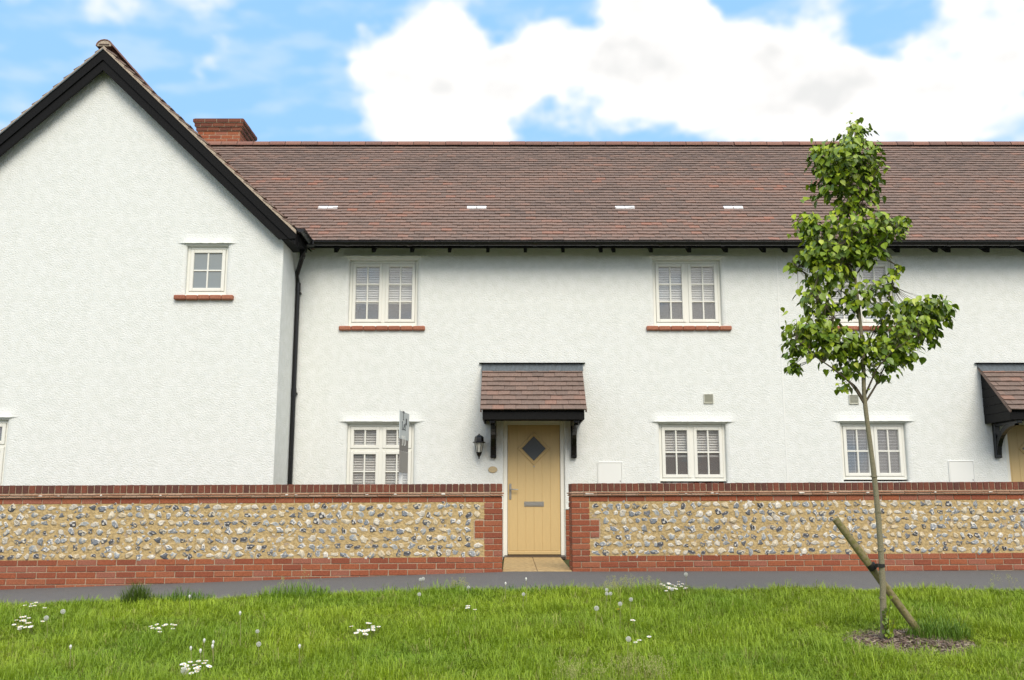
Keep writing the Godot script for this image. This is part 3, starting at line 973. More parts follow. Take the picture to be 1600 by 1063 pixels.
func terrace(label: String, x0: float, x1: float, roof_x0: float, windows: Array, door_dx: float, feet: Array) -> Node3D:
	var z := -WALL_Z
	var house := thing("terraced_house", Vector3((x0 + x1) * 0.5, 0, z), label, "house", "rendered terraced houses")
	var holes := []
	var wm := MB.new()
	var dr := Rect2(-0.130 + door_dx, -0.3, 0.920, 2.335)
	var plinth_top := 0.70
	for w in windows:
		var fr: Rect2 = w.fr
		var hole := Rect2(fr.position.x - 0.05, fr.position.y - 0.024, fr.size.x + 0.10, fr.size.y + 0.024 + (0.05 if w.upper else 0.028))
		holes.append(hole)
		reveal(wm, hole, fr, z, 0.075)
		var drip := MB.new()
		bellcast(drip, fr.position.x, fr.end.x, hole.end.y, z, 0.2 if w.upper else 0.16, 0.046 if w.upper else 0.036, 0.17)
		part(house, "render_drip", drip, M.render)
	var dhole := Rect2(dr.position.x - 0.008, dr.position.y, dr.size.x + 0.016, dr.size.y + 0.012)
	if dhole.position.x < x1:
		holes.append(dhole)
		reveal(wm, dhole, dr, z, 0.05)
	wall_face(wm, [x0, x1], plinth_top, 5.0, z, holes)
	# brick plinth stands back a little under the render's lower edge
	for s in [[x0, minf(dhole.position.x, x1)], [minf(dhole.end.x, x1), x1]]:
		wm.quad(Vector3(s[0], plinth_top, z - 0.03), Vector3(s[1], plinth_top, z - 0.03), Vector3(s[1], plinth_top, z), Vector3(s[0], plinth_top, z))
	part(house, "front_wall", wm, M.render)
	var pl := MB.new()
	for s in [[x0, dhole.position.x], [dhole.end.x, x1]]:
		if s[1] > s[0]: pl.box(Vector3(s[0], -0.3, z - 0.12), Vector3(s[1], plinth_top - 0.001, z - 0.022))
	var plo := part(house, "plinth", pl, M.mortar)
	for k in 10:
		for s in [-1, 1]:
			var u: float = 0.0 if k % 2 == 0 else -0.1125
			for i in 3:
				var bx := dhole.end.x + 0.004 + u + i * 0.225 if s > 0 else dhole.position.x - 0.004 - u - i * 0.225 - 0.215
				if (i == 0 and k % 2 == 1):
					rbrick(plo, "brick", header_mesh, M.brick, Transform3D(Basis.IDENTITY, Vector3(dhole.end.x + 0.004 if s > 0 else dhole.position.x - 0.1065, -0.055 + 0.075 * k, z - 0.013)))
				elif bx + 0.215 < x1 and bx > x0:
					rbrick(plo, "brick", brick_mesh, M.brick, Transform3D(Basis.IDENTITY, Vector3(bx, -0.055 + 0.075 * k, z - 0.013)))
	# what stands inside: back wall, party walls, floors
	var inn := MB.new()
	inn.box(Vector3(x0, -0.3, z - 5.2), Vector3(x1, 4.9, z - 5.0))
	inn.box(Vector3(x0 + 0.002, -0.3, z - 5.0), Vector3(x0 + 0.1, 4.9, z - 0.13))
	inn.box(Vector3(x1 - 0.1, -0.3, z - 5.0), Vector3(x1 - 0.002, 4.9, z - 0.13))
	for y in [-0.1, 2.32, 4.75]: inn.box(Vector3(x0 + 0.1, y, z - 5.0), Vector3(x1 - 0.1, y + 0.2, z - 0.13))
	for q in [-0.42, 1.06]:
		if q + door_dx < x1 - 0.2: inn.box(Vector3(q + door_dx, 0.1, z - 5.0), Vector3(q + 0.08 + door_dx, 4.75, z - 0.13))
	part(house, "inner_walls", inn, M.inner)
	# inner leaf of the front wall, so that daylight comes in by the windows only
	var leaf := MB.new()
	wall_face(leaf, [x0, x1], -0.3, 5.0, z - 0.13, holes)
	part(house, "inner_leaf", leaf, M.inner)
	for w in windows:
		window(house, w.fr, z - 0.075, w.sashes, w.upper)
	# roof
	var ev := eave_point()
	var up := Vector3(0, sin(deg_to_rad(44.0)), -cos(deg_to_rad(44.0)))
	var nrm := Vector3(0, up.z * -1.0, up.y)
	var slab := MB.new()
	var under := nrm * -0.002
	for s in [0, 1]:
		var a := ev + under
		var t := a + up * 3.80
		if s == 0:
			slab.prism([Vector3(roof_x0, a.y, a.z), Vector3(x1, a.y, a.z), Vector3(x1, t.y, t.z), Vector3(roof_x0, t.y, t.z)], nrm * -0.05)
		else:
			slab.prism([Vector3(roof_x0, t.y, t.z - 0.01), Vector3(x1, t.y, t.z - 0.01), Vector3(x1, a.y, 2.0 * t.z - a.z), Vector3(roof_x0, a.y, 2.0 * t.z - a.z)], Vector3(0, -0.05, 0))
	var roof := part(house, "roof", slab, M.black_wood)
	tile_slope(roof, Vector3(roof_x0, ev.y, ev.z), Vector3.RIGHT, up, x1 - roof_x0, 39,
		func(x, i): return i < 7 and x + roof_x0 > -3.2,
		func(at, x, i): return at.y > gable_y(at.x) - 0.05, fposmod(-6.3 - roof_x0, 0.165))
	var n := int(round((x1 - roof_x0) / 0.3))
	ridge_run(house, Vector3(roof_x0, 7.352, -16.285), Vector3.RIGHT, n, (x1 - roof_x0) / n)
	for px in [513.0, 745.0, 976.0, 1145.0]:
		var q := P(px, 327, 14.55)
		var s := (q.y - ev.y) / up.y
		for k in 40:
			q = P(px, 327, 13.56 + s * -up.z)
			s = (q.y - ev.y) / up.y
		if q.x < x0 or q.x > x1: continue
		var vm := MB.new()
		for sd in [-1, 1]:
			vm.cbox(Vector3(-0.158 if sd < 0 else 0.003, -0.006, 0.026), Vector3(-0.003 if sd < 0 else 0.158, 0.075, 0.048), 0.004, Color.WHITE, Transform3D(Basis(Vector3.RIGHT, up, nrm), ev + Vector3(q.x, 0, 0) + up * (roundf(s / 0.1) * 0.1 - 0.005)))
		part(house, "roof_vent", vm, M.bright_metal)
	# eave: gutter, fascia and the exposed rafter feet
	var gy := P(800, 379.5, 13.5).y
	gutter(house, Vector3(maxf(x0, -3.10), gy, -13.475), Vector3(x1 - 0.002, gy, -13.475))
	var fm := MB.new()
	fm.box(Vector3(maxf(x0, -3.10), gy - 0.066, -13.575), Vector3(x1 - 0.003, ev.y - 0.006, -13.545))
	part(house, "fascia", fm, M.black_wood)
	var sf := MB.new()
	sf.box(Vector3(maxf(x0, -3.10), gy + 0.06, -13.9), Vector3(x1 - 0.003, gy + 0.075, -13.577))
	part(house, "eaves_board", sf, M.black_wood)
	for px in feet:
		var q := P(px, 392, 13.58)
		var m := MB.new()
		m.prism([Vector3(q.x - 0.024, gy - 0.055, -13.578), Vector3(q.x - 0.024, gy - 0.125, -13.60), Vector3(q.x - 0.024, gy - 0.105, -13.66), Vector3(q.x - 0.024, gy + 0.05, -13.898), Vector3(q.x - 0.024, gy + 0.058, -13.578)], Vector3(0.048, 0, 0))
		part(house, "rafter_foot", m, M.black_wood)
	return house

func add_door(house: Node, dx: float) -> void:
	var z := -WALL_Z - 0.05
	var fm := MB.new()
	var x0 := -0.130 + dx
	var x1 := 0.79 + dx
	bar(fm, x0, x0 + 0.062, 0.0, 2.035, z - 0.07, z)
	bar(fm, x1 - 0.062, x1, 0.0, 2.035, z - 0.07, z)
	bar(fm, x0 + 0.062, x1 - 0.062, 1.962, 2.035, z - 0.07, z - 0.001)
	part(house, "door_frame", fm, M.upvc)
	var lm := MB.new()
	var a := x0 + 0.066
	var b := x1 - 0.066
	lm.cbox(Vector3(a, 0.035, z - 0.064), Vector3(b, 1.958, z - 0.022), 0.004)
	lm.cbox(Vector3(a + 0.002, 0.036, z - 0.03), Vector3(b - 0.002, 0.085, z - 0.008), 0.006)
	var door := part(house, "door", lm, M.door)
	var n := 6
	var w := (b - a - 0.05) / n
	for i in n:
		var pm := MB.new()
		pm.cbox(Vector3(a + 0.025 + i * w + 0.0012, 0.092, z - 0.03), Vector3(a + 0.025 + (i + 1) * w - 0.0012, 1.95, z - 0.0178), 0.002)
		part(door, "plank", pm, M.door)
	# diamond light with its moulding
	var c := Vector3((a + b) * 0.5, P(833, 701, 13.95).y, z - 0.016)
	var dm := MB.new()
	var rots := [Vector2(0, 1), Vector2(1, 0), Vector2(0, -1), Vector2(-1, 0)]
	for i in 4:
		var p: Vector2 = rots[i]
		var q: Vector2 = rots[(i + 1) % 4]
		var V := func(d: Vector2, r: float, dz: float) -> Vector3: return c + Vector3(d.x * r, d.y * r * 1.04, dz)
		for s in [[0.243, 0.0, 0.236, 0.012], [0.236, 0.012, 0.207, 0.016], [0.207, 0.016, 0.200, 0.006], [0.200, 0.006, 0.186, 0.010], [0.186, 0.010, 0.178, -0.004]]:
			dm.quad(V.call(q, s[0], s[1]), V.call(p, s[0], s[1]), V.call(p, s[2], s[3]), V.call(q, s[2], s[3]))
	part(door, "diamond_moulding", dm, M.door)
	var gm := MB.new()
	gm.prism([c + Vector3(0, 0.185, -0.002), c + Vector3(-0.18, 0, -0.002), c + Vector3(0, -0.185, -0.002), c + Vector3(0.18, 0, -0.002)], Vector3(0, 0, 0.003))
	part(door, "diamond_pane", gm, M.frost, "dark grey diamond pane")
	var pk := MB.new()
	pk.lathe([Vector2(0.012, 0), Vector2(0.012, 0.006), Vector2(0.006, 0.009), Vector2(0, 0.009)], 12, Vector3.ZERO)
	var pk2 := MB.new()
	pk2.add(pk, Transform3D(Basis(Vector3.RIGHT, PI / 2), Vector3(c.x + 0.003, P(833, 729, 13.95).y, z - 0.018)))
	part(door, "peephole", pk2, M.metal)
	var lb := MB.new()
	var ly := P(833, 788, 13.95).y
	lb.cbox(Vector3(c.x - 0.148, ly - 0.037, z - 0.018), Vector3(c.x + 0.148, ly + 0.037, z - 0.008), 0.004)
	lb.cbox(Vector3(c.x - 0.125, ly - 0.024, z - 0.01), Vector3(c.x + 0.125, ly + 0.022, z - 0.002), 0.004)
	part(door, "letter_plate", lb, M.metal)
	var hm := MB.new()
	var hy := P(797, 765, 13.95).y
	hm.cbox(Vector3(a + 0.022, hy - 0.15, z - 0.02), Vector3(a + 0.056, hy + 0.085, z - 0.008), 0.005)
	hm.tube([Vector3(a + 0.04, hy, z - 0.01), Vector3(a + 0.04, hy, z + 0.035), Vector3(a + 0.06, hy, z + 0.045), Vector3(a + 0.155, hy - 0.004, z + 0.045)], [0.010, 0.010, 0.010, 0.008], 8)
	hm.cbox(Vector3(a + 0.03, hy - 0.115, z - 0.01), Vector3(a + 0.048, hy - 0.085, z - 0.003), 0.003)
	part(door, "door_handle", hm, M.metal)
	var tm := MB.new()
	tm.prism([Vector3(x0 + 0.02, -0.02, z + 0.15), Vector3(x0 + 0.02, 0.012, z + 0.15), Vector3(x0 + 0.02, 0.03, z + 0.0), Vector3(x0 + 0.02, 0.03, z - 0.07), Vector3(x0 + 0.02, -0.02, z - 0.07)], Vector3(x1 - x0 - 0.02, 0, 0))
	part(house, "threshold", tm, M.threshold)

func add_canopy(house: Node, dx: float) -> void:
	var z := -WALL_Z
	var x0 := -0.452 + dx
	var x1 := 1.068 + dx
	var tail := Vector3(x0, P(835, 640, 13.1).y - 0.03, -13.10)
	var head := Vector3(x0, P(835, 574, 13.88).y - 0.03, -13.885)
	var up := (head - tail).normalized()
	var nrm := Vector3.RIGHT.cross(up).normalized()
	var L := (head - tail).length()
	var gauge := L / 9.25
	# roof deck with tiles
	var dm := MB.new()
	dm.prism([tail + Vector3(0.03, 0, 0) + up * 0.03, tail + Vector3(x1 - x0 - 0.03, 0, 0) + up * 0.03, head + Vector3(x1 - x0 - 0.03, 0, 0), head + Vector3(0.03, 0, 0)], nrm * -0.018)
	var can := part(house, "porch_canopy", dm, M.black_wood)
	var pitch := (x1 - x0) / 9.0
	for i in 9:
		for k in (9 if i % 2 == 0 else 10):
			var t := clampf(0.30 + rr(-0.22, 0.28) + (0.3 if rng.randf() < 0.15 else 0.0), 0, 1)
			var half := i % 2 == 1 and (k == 0 or k == 9)
			var cx := (k + 0.5) * pitch if i % 2 == 0 else (0.25 * pitch if k == 0 else (8.75 * pitch if k == 9 else k * pitch))
			var xf := Transform3D(Basis(Vector3.RIGHT * (pitch / 0.165) * (0.5 if half else 1.0), up, nrm) * Basis(Vector3.BACK, rr(-0.008, 0.008)), tail + Vector3(cx + rr(-0.0015, 0.0015), 0, 0) + up * (i * gauge + rr(-0.003, 0.003)) + nrm * rr(-0.001, 0.003))
			inst(can, "roof_tile", tile_mesh[rng.randi() % 8], M.rooftone[int(t * 9.0)], xf)
	# lead apron
	var la := MB.new()
	var h2 := head + nrm * 0.04
	la.prism([h2 + Vector3(-0.012, 0, 0) - up * 0.11, h2 + Vector3(x1 - x0 + 0.012, 0, 0) - up * 0.11, h2 + Vector3(x1 - x0 + 0.012, 0, 0) + up * 0.01, h2 + Vector3(-0.012, 0, 0) + up * 0.01], nrm * 0.006)
	la.box(Vector3(x0 - 0.012, h2.y - 0.02, z + 0.002), Vector3(x1 + 0.012, h2.y + 0.055, z + 0.014))
	part(can, "lead_apron", la, M.lead)
	var drip := MB.new()  # black strip standing in for the shadow line above the apron
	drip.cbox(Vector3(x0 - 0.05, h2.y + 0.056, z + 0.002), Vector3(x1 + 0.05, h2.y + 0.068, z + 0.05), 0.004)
	part(can, "shadow_line", drip, M.black_wood)
	# box frame
	var fy1 := tail.y + 0.006
	var fy0 := P(835, 656, 13.13).y
	var fm := MB.new()
	bar(fm, x0 + 0.03, x1 - 0.03, fy0, fy1, -13.16, -13.13, 0.006)
	part(can, "fascia", fm, M.black_wood)
	for s in [0, 1]:
		var sx := x0 + 0.032 if s == 0 else x1 - 0.057
		var bm := MB.new()
		bar(bm, sx - 0.001, sx + 0.026, fy0, fy0 + 0.13, z + 0.002, -13.162, 0.005)
		part(can, "side_beam", bm, M.black_wood)
		var bh := 0.13
		for k in 5:
			var yb := fy0 + 0.131 + k * bh
			var yt := yb + bh - 0.004
			var zb := lerpf(tail.z, head.z, (yb - tail.y) / (head.y - tail.y)) - 0.03
			var zt := lerpf(tail.z, head.z, (yt - tail.y) / (head.y - tail.y)) - 0.03
			zb = minf(zb, -13.165)
			zt = minf(zt, -13.166)
			if zb < z + 0.03: continue
			zt = maxf(zt, z + 0.003)
			var pm := MB.new()
			var ox := -0.006 if s == 0 else 0.006
			pm.prism([Vector3(sx + ox * 0.5, yb, z + 0.002), Vector3(sx + ox * 0.5, yb, zb), Vector3(sx, yt, zt), Vector3(sx, yt, z + 0.002)], Vector3(0.02, 0, 0))
			part(can, "weatherboard", pm, M.black_wood)
		# tile-edge trim up the rake
		var vm := MB.new()
		var vx := x0 - 0.004 if s == 0 else x1 - 0.018
		vm.prism([Vector3(vx, tail.y, tail.z) + nrm * 0.02, Vector3(vx, head.y, head.z) + nrm * 0.02, Vector3(vx, head.y, head.z) - nrm * 0.012, Vector3(vx, tail.y, tail.z) - nrm * 0.012], Vector3(0.022, 0, 0))
		part(can, "verge_strip", vm, M.rooftone[4])
	var sm := MB.new()
	sm.box(Vector3(x0 + 0.06, fy0 + 0.045, z + 0.002), Vector3(x1 - 0.06, fy0 + 0.057, -13.162))
	part(can, "soffit", sm, M.black_wood)
	# brackets: post on the wall, arm under the frame, curved brace between them
	for s in [0, 1]:
		var bx := (P(771, 690, 13.85).x if s == 0 else P(896.5, 690, 13.85).x) + dx
		var yb := P(771, 716, 13.83).y
		var m := MB.new()
		bar(m, bx - 0.043, bx + 0.043, yb, fy0 + 0.044, z + 0.001, z + 0.075, 0.008)
		bar(m, bx - 0.04, bx + 0.04, fy0 - 0.045, fy0 + 0.042, z + 0.076, -13.19, 0.008)
		var prev := []
		for k in 11:
			var t := k / 10.0 * PI * 0.5
			var cy := lerpf(yb + 0.05, fy0 - 0.03, sin(t))
			var cz := lerpf(z + 0.05, -13.28, 1.0 - cos(t))
			var dn := Vector3(0, -cos(t) * 0.0 - sin(t), cos(t)).normalized() * 0.036
			var p := Vector3(bx, cy, cz)
			var row := [p + dn + Vector3(-0.032, 0, 0), p + dn + Vector3(0.032, 0, 0), p - dn + Vector3(0.032, 0, 0), p - dn + Vector3(-0.032, 0, 0)]
			if k > 0:
				var mid: Vector3 = (prev[0] + row[2]) * 0.5
				for e in 4: m.out_quad([prev[e], prev[(e + 1) % 4], row[(e + 1) % 4], row[e]], mid, Color.WHITE)
			prev = row
		part(can, "bracket", m, M.black_gloss)

func add_vent(house: Node, x: float, y: float) -> void:
	var z := -WALL_Z
	var m := MB.new()
	ring_frame(m, Rect2(x - 0.075, y - 0.075, 0.15, 0.15), 0.014, z, z + 0.022)
	m.box(Vector3(x - 0.066, y - 0.066, z), Vector3(x + 0.066, y + 0.066, z + 0.004))
	for k in 6:
		m.box(Vector3(-0.062, -0.011, -0.0012), Vector3(0.062, 0.011, 0.0012), Color.WHITE, Transform3D(Basis(Vector3.RIGHT, 0.7), Vector3(x, y - 0.05 + k * 0.02, z + 0.012)))
	part(house, "wall_vent", m, M.vent)

func add_meter(house: Node, x0: float, x1: float, top: float) -> void:
	var z := -WALL_Z
	var m := MB.new()
	ring_frame(m, Rect2(x0, top - 0.56, x1 - x0, 0.56), 0.018, z - 0.01, z + 0.018)
	var o := part(house, "meter_box", m, M.white)
	var d := MB.new()
	d.cbox(Vector3(x0 + 0.019, top - 0.54, z - 0.008), Vector3(x1 - 0.019, top - 0.019, z + 0.013), 0.004)
	part(o, "meter_door", d, M.white)
	var k := MB.new()
	k.cbox(Vector3(x1 - 0.045, top - 0.30, z + 0.013), Vector3(x1 - 0.032, top - 0.275, z + 0.02), 0.003)
	part(o, "latch", k, M.metal)

func add_downpipe(house: Node) -> void:
	var r := 0.036
	var a := P(474, 384, 13.5)
	var p1 := P(473, 399, 13.55)
	var p2 := P(463, 432, 13.82)
	var p3 := P(461.5, 446, 13.84)
	var x := P(453, 752, 13.84).x
	var m := MB.new()
	m.tube([a, p1, p2, Vector3(x, p3.y, -13.84), Vector3(x, 0.0, -13.84)], [r, r, r, r, r], 12, Color.WHITE, 0, TAU, true)
	var o := part(house, "downpipe", m, M.black_gloss)
	for q in [[a + Vector3(0, 0.02, 0), a + Vector3(0, -0.07, 0.0)], [p1, p1 + (p2 - p1) * 0.12], [Vector3(x, p3.y + 0.03, -13.84), Vector3(x, p3.y - 0.09, -13.84)], [Vector3(x, 2.5, -13.84), Vector3(x, 2.38, -13.84)]]:
		var c := MB.new()
		c.tube([q[0], q[1]], [r + 0.007, r + 0.007], 12)
		part(o, "pipe_collar", c, M.black_gloss)
	for y in [p3.y - 0.12, 2.43]:
		var b := MB.new()
		b.cbox(Vector3(x - 0.085, y - 0.014, -13.905), Vector3(x + 0.05, y + 0.014, -13.83), 0.004)
		part(o, "pipe_bracket", b, M.black_gloss)

func gable_house() -> void:
	var z := -GABLE_Z
	var xr := -3.345
	var xl := -8.9
	var house := thing("gable_house", Vector3((xr + xl) * 0.5, 0, z), "white rendered house with steep gable and black bargeboards beside the terrace", "house")
	var w1 := Rect2(P(292, 424, 13.06).x, P(300, 461, 13.06).y, 0, 0)
	w1.end = Vector2(P(356, 424, 13.06).x, P(300, 386, 13.06).y)
	var gx := P(12, 690, 13.06).x
	var w2 := Rect2(gx - 1.1, 0.95, 1.1, P(10, 657, 13.06).y - 0.95)
	var wm := MB.new()
	var holes := []
	for f in [w1, w2]:
		var hole := Rect2(f.position.x - 0.05, f.position.y - 0.024, f.size.x + 0.1, f.size.y + 0.024 + 0.035)
		holes.append(hole)
		reveal(wm, hole, f, z, 0.06)
		var drip := MB.new()
		bellcast(drip, f.position.x, f.end.x, hole.end.y, z, 0.15, 0.03, 0.16)
		part(house, "render_drip", drip, M.render)
	wall_face(wm, [xl, xr], 0.70, 4.6, z, holes)
	var top := [Vector3(xl, 4.6, z), Vector3(xr, 4.6, z), Vector3(xr, gable_y(xr, 0.1), z), Vector3(G_APEX.x, G_APEX.y - 0.15, z), Vector3(xl, gable_y(xl, 0.1), z)]
	for i in range(1, 4): wm.tri(top[0], top[i], top[i + 1])
	wm.quad(Vector3(xr, 0.70, z), Vector3(xr, 0.70, z - 0.9), Vector3(xr, 4.78, z - 0.9), Vector3(xr, 4.78, z))
	wm.quad(Vector3(xl, -0.3, z - 7), Vector3(xl, -0.3, z), Vector3(xl, 4.78, z), Vector3(xl, 4.78, z - 7))
	wm.quad(Vector3(xl, 0.70, z - 0.03), Vector3(xr - 0.03, 0.70, z - 0.03), Vector3(xr, 0.70, z), Vector3(xl, 0.70, z))
	part(house, "gable_wall", wm, M.render)
	var pl := MB.new()
	pl.box(Vector3(xl + 0.03, -0.4, z - 0.9), Vector3(xr - 0.03, 0.699, z - 0.025))
	part(house, "plinth", pl, M.brick[0])
	var inn := MB.new()
	inn.box(Vector3(xl + 0.05, -0.3, z - 5.2), Vector3(xr - 0.05, 4.7, z - 5.0))
	inn.box(Vector3(xr - 0.15, -0.3, z - 5.0), Vector3(xr - 0.05, 4.7, z - 0.13))
	for y in [-0.1, 2.32, 4.72]: inn.box(Vector3(xl + 0.1, y, z - 5.0), Vector3(xr - 0.155, y + 0.06, z - 0.13))
	inn.box(Vector3(-6.5, 0.1, z - 5.0), Vector3(-6.4, 4.7, z - 0.13))
	part(house, "inner_walls", inn, M.inner)
	var leaf := MB.new()
	wall_face(leaf, [xl + 0.02, xr - 0.05], -0.3, 4.78, z - 0.13, holes)
	part(house, "inner_leaf", leaf, M.inner)
	window(house, w1, z - 0.06, [{"r": [0.0, 0.0, 1.0, 1.0], "cols": 2, "rows": 2}], true, true)
	var split := (P(12, 697, 13.06).y - w2.position.y) / w2.size.y
	window(house, w2, z - 0.06, [{"post": 0.5}, {"rail": split}, {"r": [0.0, 0.0, 0.5, split], "cols": 2, "rows": 2}, {"r": [0.5, 0.0, 1.0, split], "cols": 2, "rows": 2}, {"r": [0.0, split, 0.5, 1.0], "cols": 2, "rows": 1}, {"r": [0.5, split, 1.0, 1.0], "cols": 2, "rows": 1}], false)
	# roof: two tiled slopes running back from the verge
	var ca := 1.0 / sqrt(1.0 + G_TAN * G_TAN)
	var sa := G_TAN * ca
	var fz := -12.80
	var bz := -18.6
	var ro := MB.new()
	for s in [-1, 1]:
		var ex: float = -3.14 if s > 0 else -9.10
		ro.prism([Vector3(G_APEX.x, gable_y(G_APEX.x, 0.056), fz - 0.06), Vector3(ex, gable_y(ex, 0.056), fz - 0.06), Vector3(ex, gable_y(ex, 0.075), fz - 0.06), Vector3(G_APEX.x, gable_y(G_APEX.x, 0.075), fz - 0.06)], Vector3(0, 0, bz - fz + 0.06))
	var roof := part(house, "roof", ro, M.black_wood)
	for s in [-1, 1]:
		var ex: float = -3.12 if s > 0 else -9.13
		var up := Vector3(-s * ca, sa, 0)
		var ac := Vector3(0, 0, -s)
		var o := Vector3(ex, gable_y(ex, 0.055), fz - 0.082 if s > 0 else bz)
		var n := int(absf(ex - G_APEX.x) / ca / 0.1)
		tile_slope(roof, o, ac, up, (5.75 if s > 0 else 5.72), n,
			func(x, i): return (x < 0.17 if s > 0 else x > 5.5),
			func(at, x, i): return true)
	ridge_run(house, Vector3(G_APEX.x, G_APEX.y - 0.03, fz + 0.0), Vector3(0, 0, -1), 19)
	# mortar bedding closing the end of the ridge
	var em := MB.new()
	var ring := []
	for k in 9:
		var t := PI * k / 8
		ring.append(Vector3(G_APEX.x + cos(t) * 0.112, G_APEX.y - 0.055 + sin(t) * 0.092, fz + 0.004 - 0.02))
	for k in range(1, 8): em.tri(ring[0], ring[k], ring[k + 1])
	part(house, "ridge_end", em, M.verge)
	var tm := MB.new()
	tm.box(Vector3(G_APEX.x - 0.075, G_APEX.y - 0.036, fz - 0.015), Vector3(G_APEX.x + 0.075, G_APEX.y - 0.024, fz - 0.004))
	part(house, "ridge_slip", tm, M.mortar_dark)
	# verge: mortar bed, undercloak strip, stepped bargeboards
	for s in [-1, 1]:
		var ex: float = -3.13 if s > 0 else -9.12
		var strip := func(d0: float, d1: float, z0: float, z1: float, called: String, mat: Material, foot: float) -> void:
			var m := MB.new()
			var low := []
			var yb := gable_y(ex, d1)
			if foot > 0.0 and yb < foot:
				var xk: float = G_APEX.x + s * (G_APEX.y - foot - d1 / ca) / G_TAN
				low = [Vector3(ex, foot, z0), Vector3(xk, foot, z0)]
			else:
				low = [Vector3(ex, yb, z0)]
			var pts := [Vector3(G_APEX.x, gable_y(G_APEX.x, d0), z0), Vector3(ex, gable_y(ex, d0), z0)]
			pts.append_array(low)
			pts.append(Vector3(G_APEX.x, gable_y(G_APEX.x, d1), z0))
			m.prism(pts, Vector3(0, 0, z1 - z0))
			part(house, called, m, mat)
		strip.call(0.040, 0.062, fz - 0.006, fz - 0.16, "verge_mortar", M.verge, 0.0)
		strip.call(0.0625, 0.078, fz + 0.004, fz - 0.16, "undercloak", M.lead if s < 0 else M.verge, 0.0)
		strip.call(0.0785, 0.195, fz - 0.012, fz - 0.045, "bargeboard", M.black_wood, 4.56)
		strip.call(0.196, 0.31, fz - 0.034, fz - 0.068, "lower_bargeboard", M.black_wood, 4.56)
		strip.call(0.20, 0.212, fz - 0.069, z - 0.0, "verge_soffit", M.black_wood, 4.6)
	# eave on the terrace side: boxed foot, fascia, gutter
	var fx := -3.14
	var fm := MB.new()
	fm.box(Vector3(fx - 0.2, 4.555, fz - 0.07), Vector3(fx + 0.012, 4.60, -13.56))
	fm.box(Vector3(fx - 0.015, 4.601, fz - 0.05), Vector3(fx + 0.012, 4.74, -13.56))
	part(house, "eaves_box", fm, M.black_wood)
	var ft := MB.new()
	ft.prism([Vector3(-3.20, 4.554, -13.45), Vector3(-3.12, 4.554, -13.45), Vector3(-3.20, 4.42, -13.45)], Vector3(0, 0, 0.05))
	part(house, "rafter_foot", ft, M.black_wood)
	gutter(house, Vector3(-3.066, 4.715, fz - 0.03), Vector3(-3.066, 4.70, -13.42))
	var un := MB.new()
	un.cbox(Vector3(-3.14, 4.63, -13.55), Vector3(-3.0, 4.725, -13.405), 0.012)
	part(house, "gutter_corner", un, M.black_gloss)

func chimney(house: Node) -> void:
	var z := -16.42
	var x0 := -5.945
	var x1 := -5.135
	var dep := 0.78
	var top := P(340, 187, 16.4).y
	var core := MB.new()
	core.box(Vector3(x0 + 0.006, 6.2, z - dep + 0.006), Vector3(x1 - 0.006, top - 0.05, z - 0.006))
	var root := part(house, "chimney", core, M.mortar, "orange brick chimney with a stepped cap")
	var n := 11
	for k in n:
		var pr: float = [0.075, 0.05, 0.025][k] if k < 3 else 0.0
		var y := top - 0.068 - 0.075 * k
		if k < 3:
			var cm := MB.new()
			cm.box(Vector3(x0 - pr + 0.012, y - 0.008, z - dep - pr + 0.012), Vector3(x1 + pr - 0.012, y + 0.064, z + pr - 0.012))
			part(root, "corbel_bed", cm, M.mortar)
		# front and right faces (and the other two) as bricks
		var a := x0 - pr
		var b := x1 + pr
		var f := z + pr
		var g := z - dep - pr
		for side in 4:
			var L := (b - a) if side % 2 == 0 else (f - g - 0.22)
			var cnt := int(round(L / 0.225))
			var u := -0.0 if k % 2 == 0 else -0.1125
			var e := 0.0
			while e < L - 0.02:
				var w := minf(0.215, L - e)
				if e == 0.0 and k % 2 == 1: w = 0.1025
				if L - e - w < 0.03: w = L - e
				var m := MB.new()
				var lo: Vector3
				var hi: Vector3
				match side:
					0: lo = Vector3(a + e, y, f - 0.1025); hi = Vector3(a + e + w, y + 0.065, f)
					1: lo = Vector3(b - 0.1025, y, f - 0.11 - e - w); hi = Vector3(b, y + 0.065, f - 0.11 - e)
					2: lo = Vector3(a + e, y, g); hi = Vector3(a + e + w, y + 0.065, g + 0.1025)
					3: lo = Vector3(a, y, f - 0.11 - e - w); hi = Vector3(a + 0.1025, y + 0.065, f - 0.11 - e)
				m.cbox(lo, hi, 0.005, Color.WHITE, Transform3D.IDENTITY, 0.0015, rng)
				part(root, "brick", m, M.brick[rng.randi() % 6] if k > 2 else M.chim[rng.randi() % 3])
				e += w + 0.01
	var cap := MB.new()
	cap.cbox(Vector3(x0 - 0.06, top - 0.004, z - dep - 0.06), Vector3(x1 + 0.06, top + 0.012, z + 0.06), 0.01)
	part(root, "flaunching", cap, M.mortar_dark)

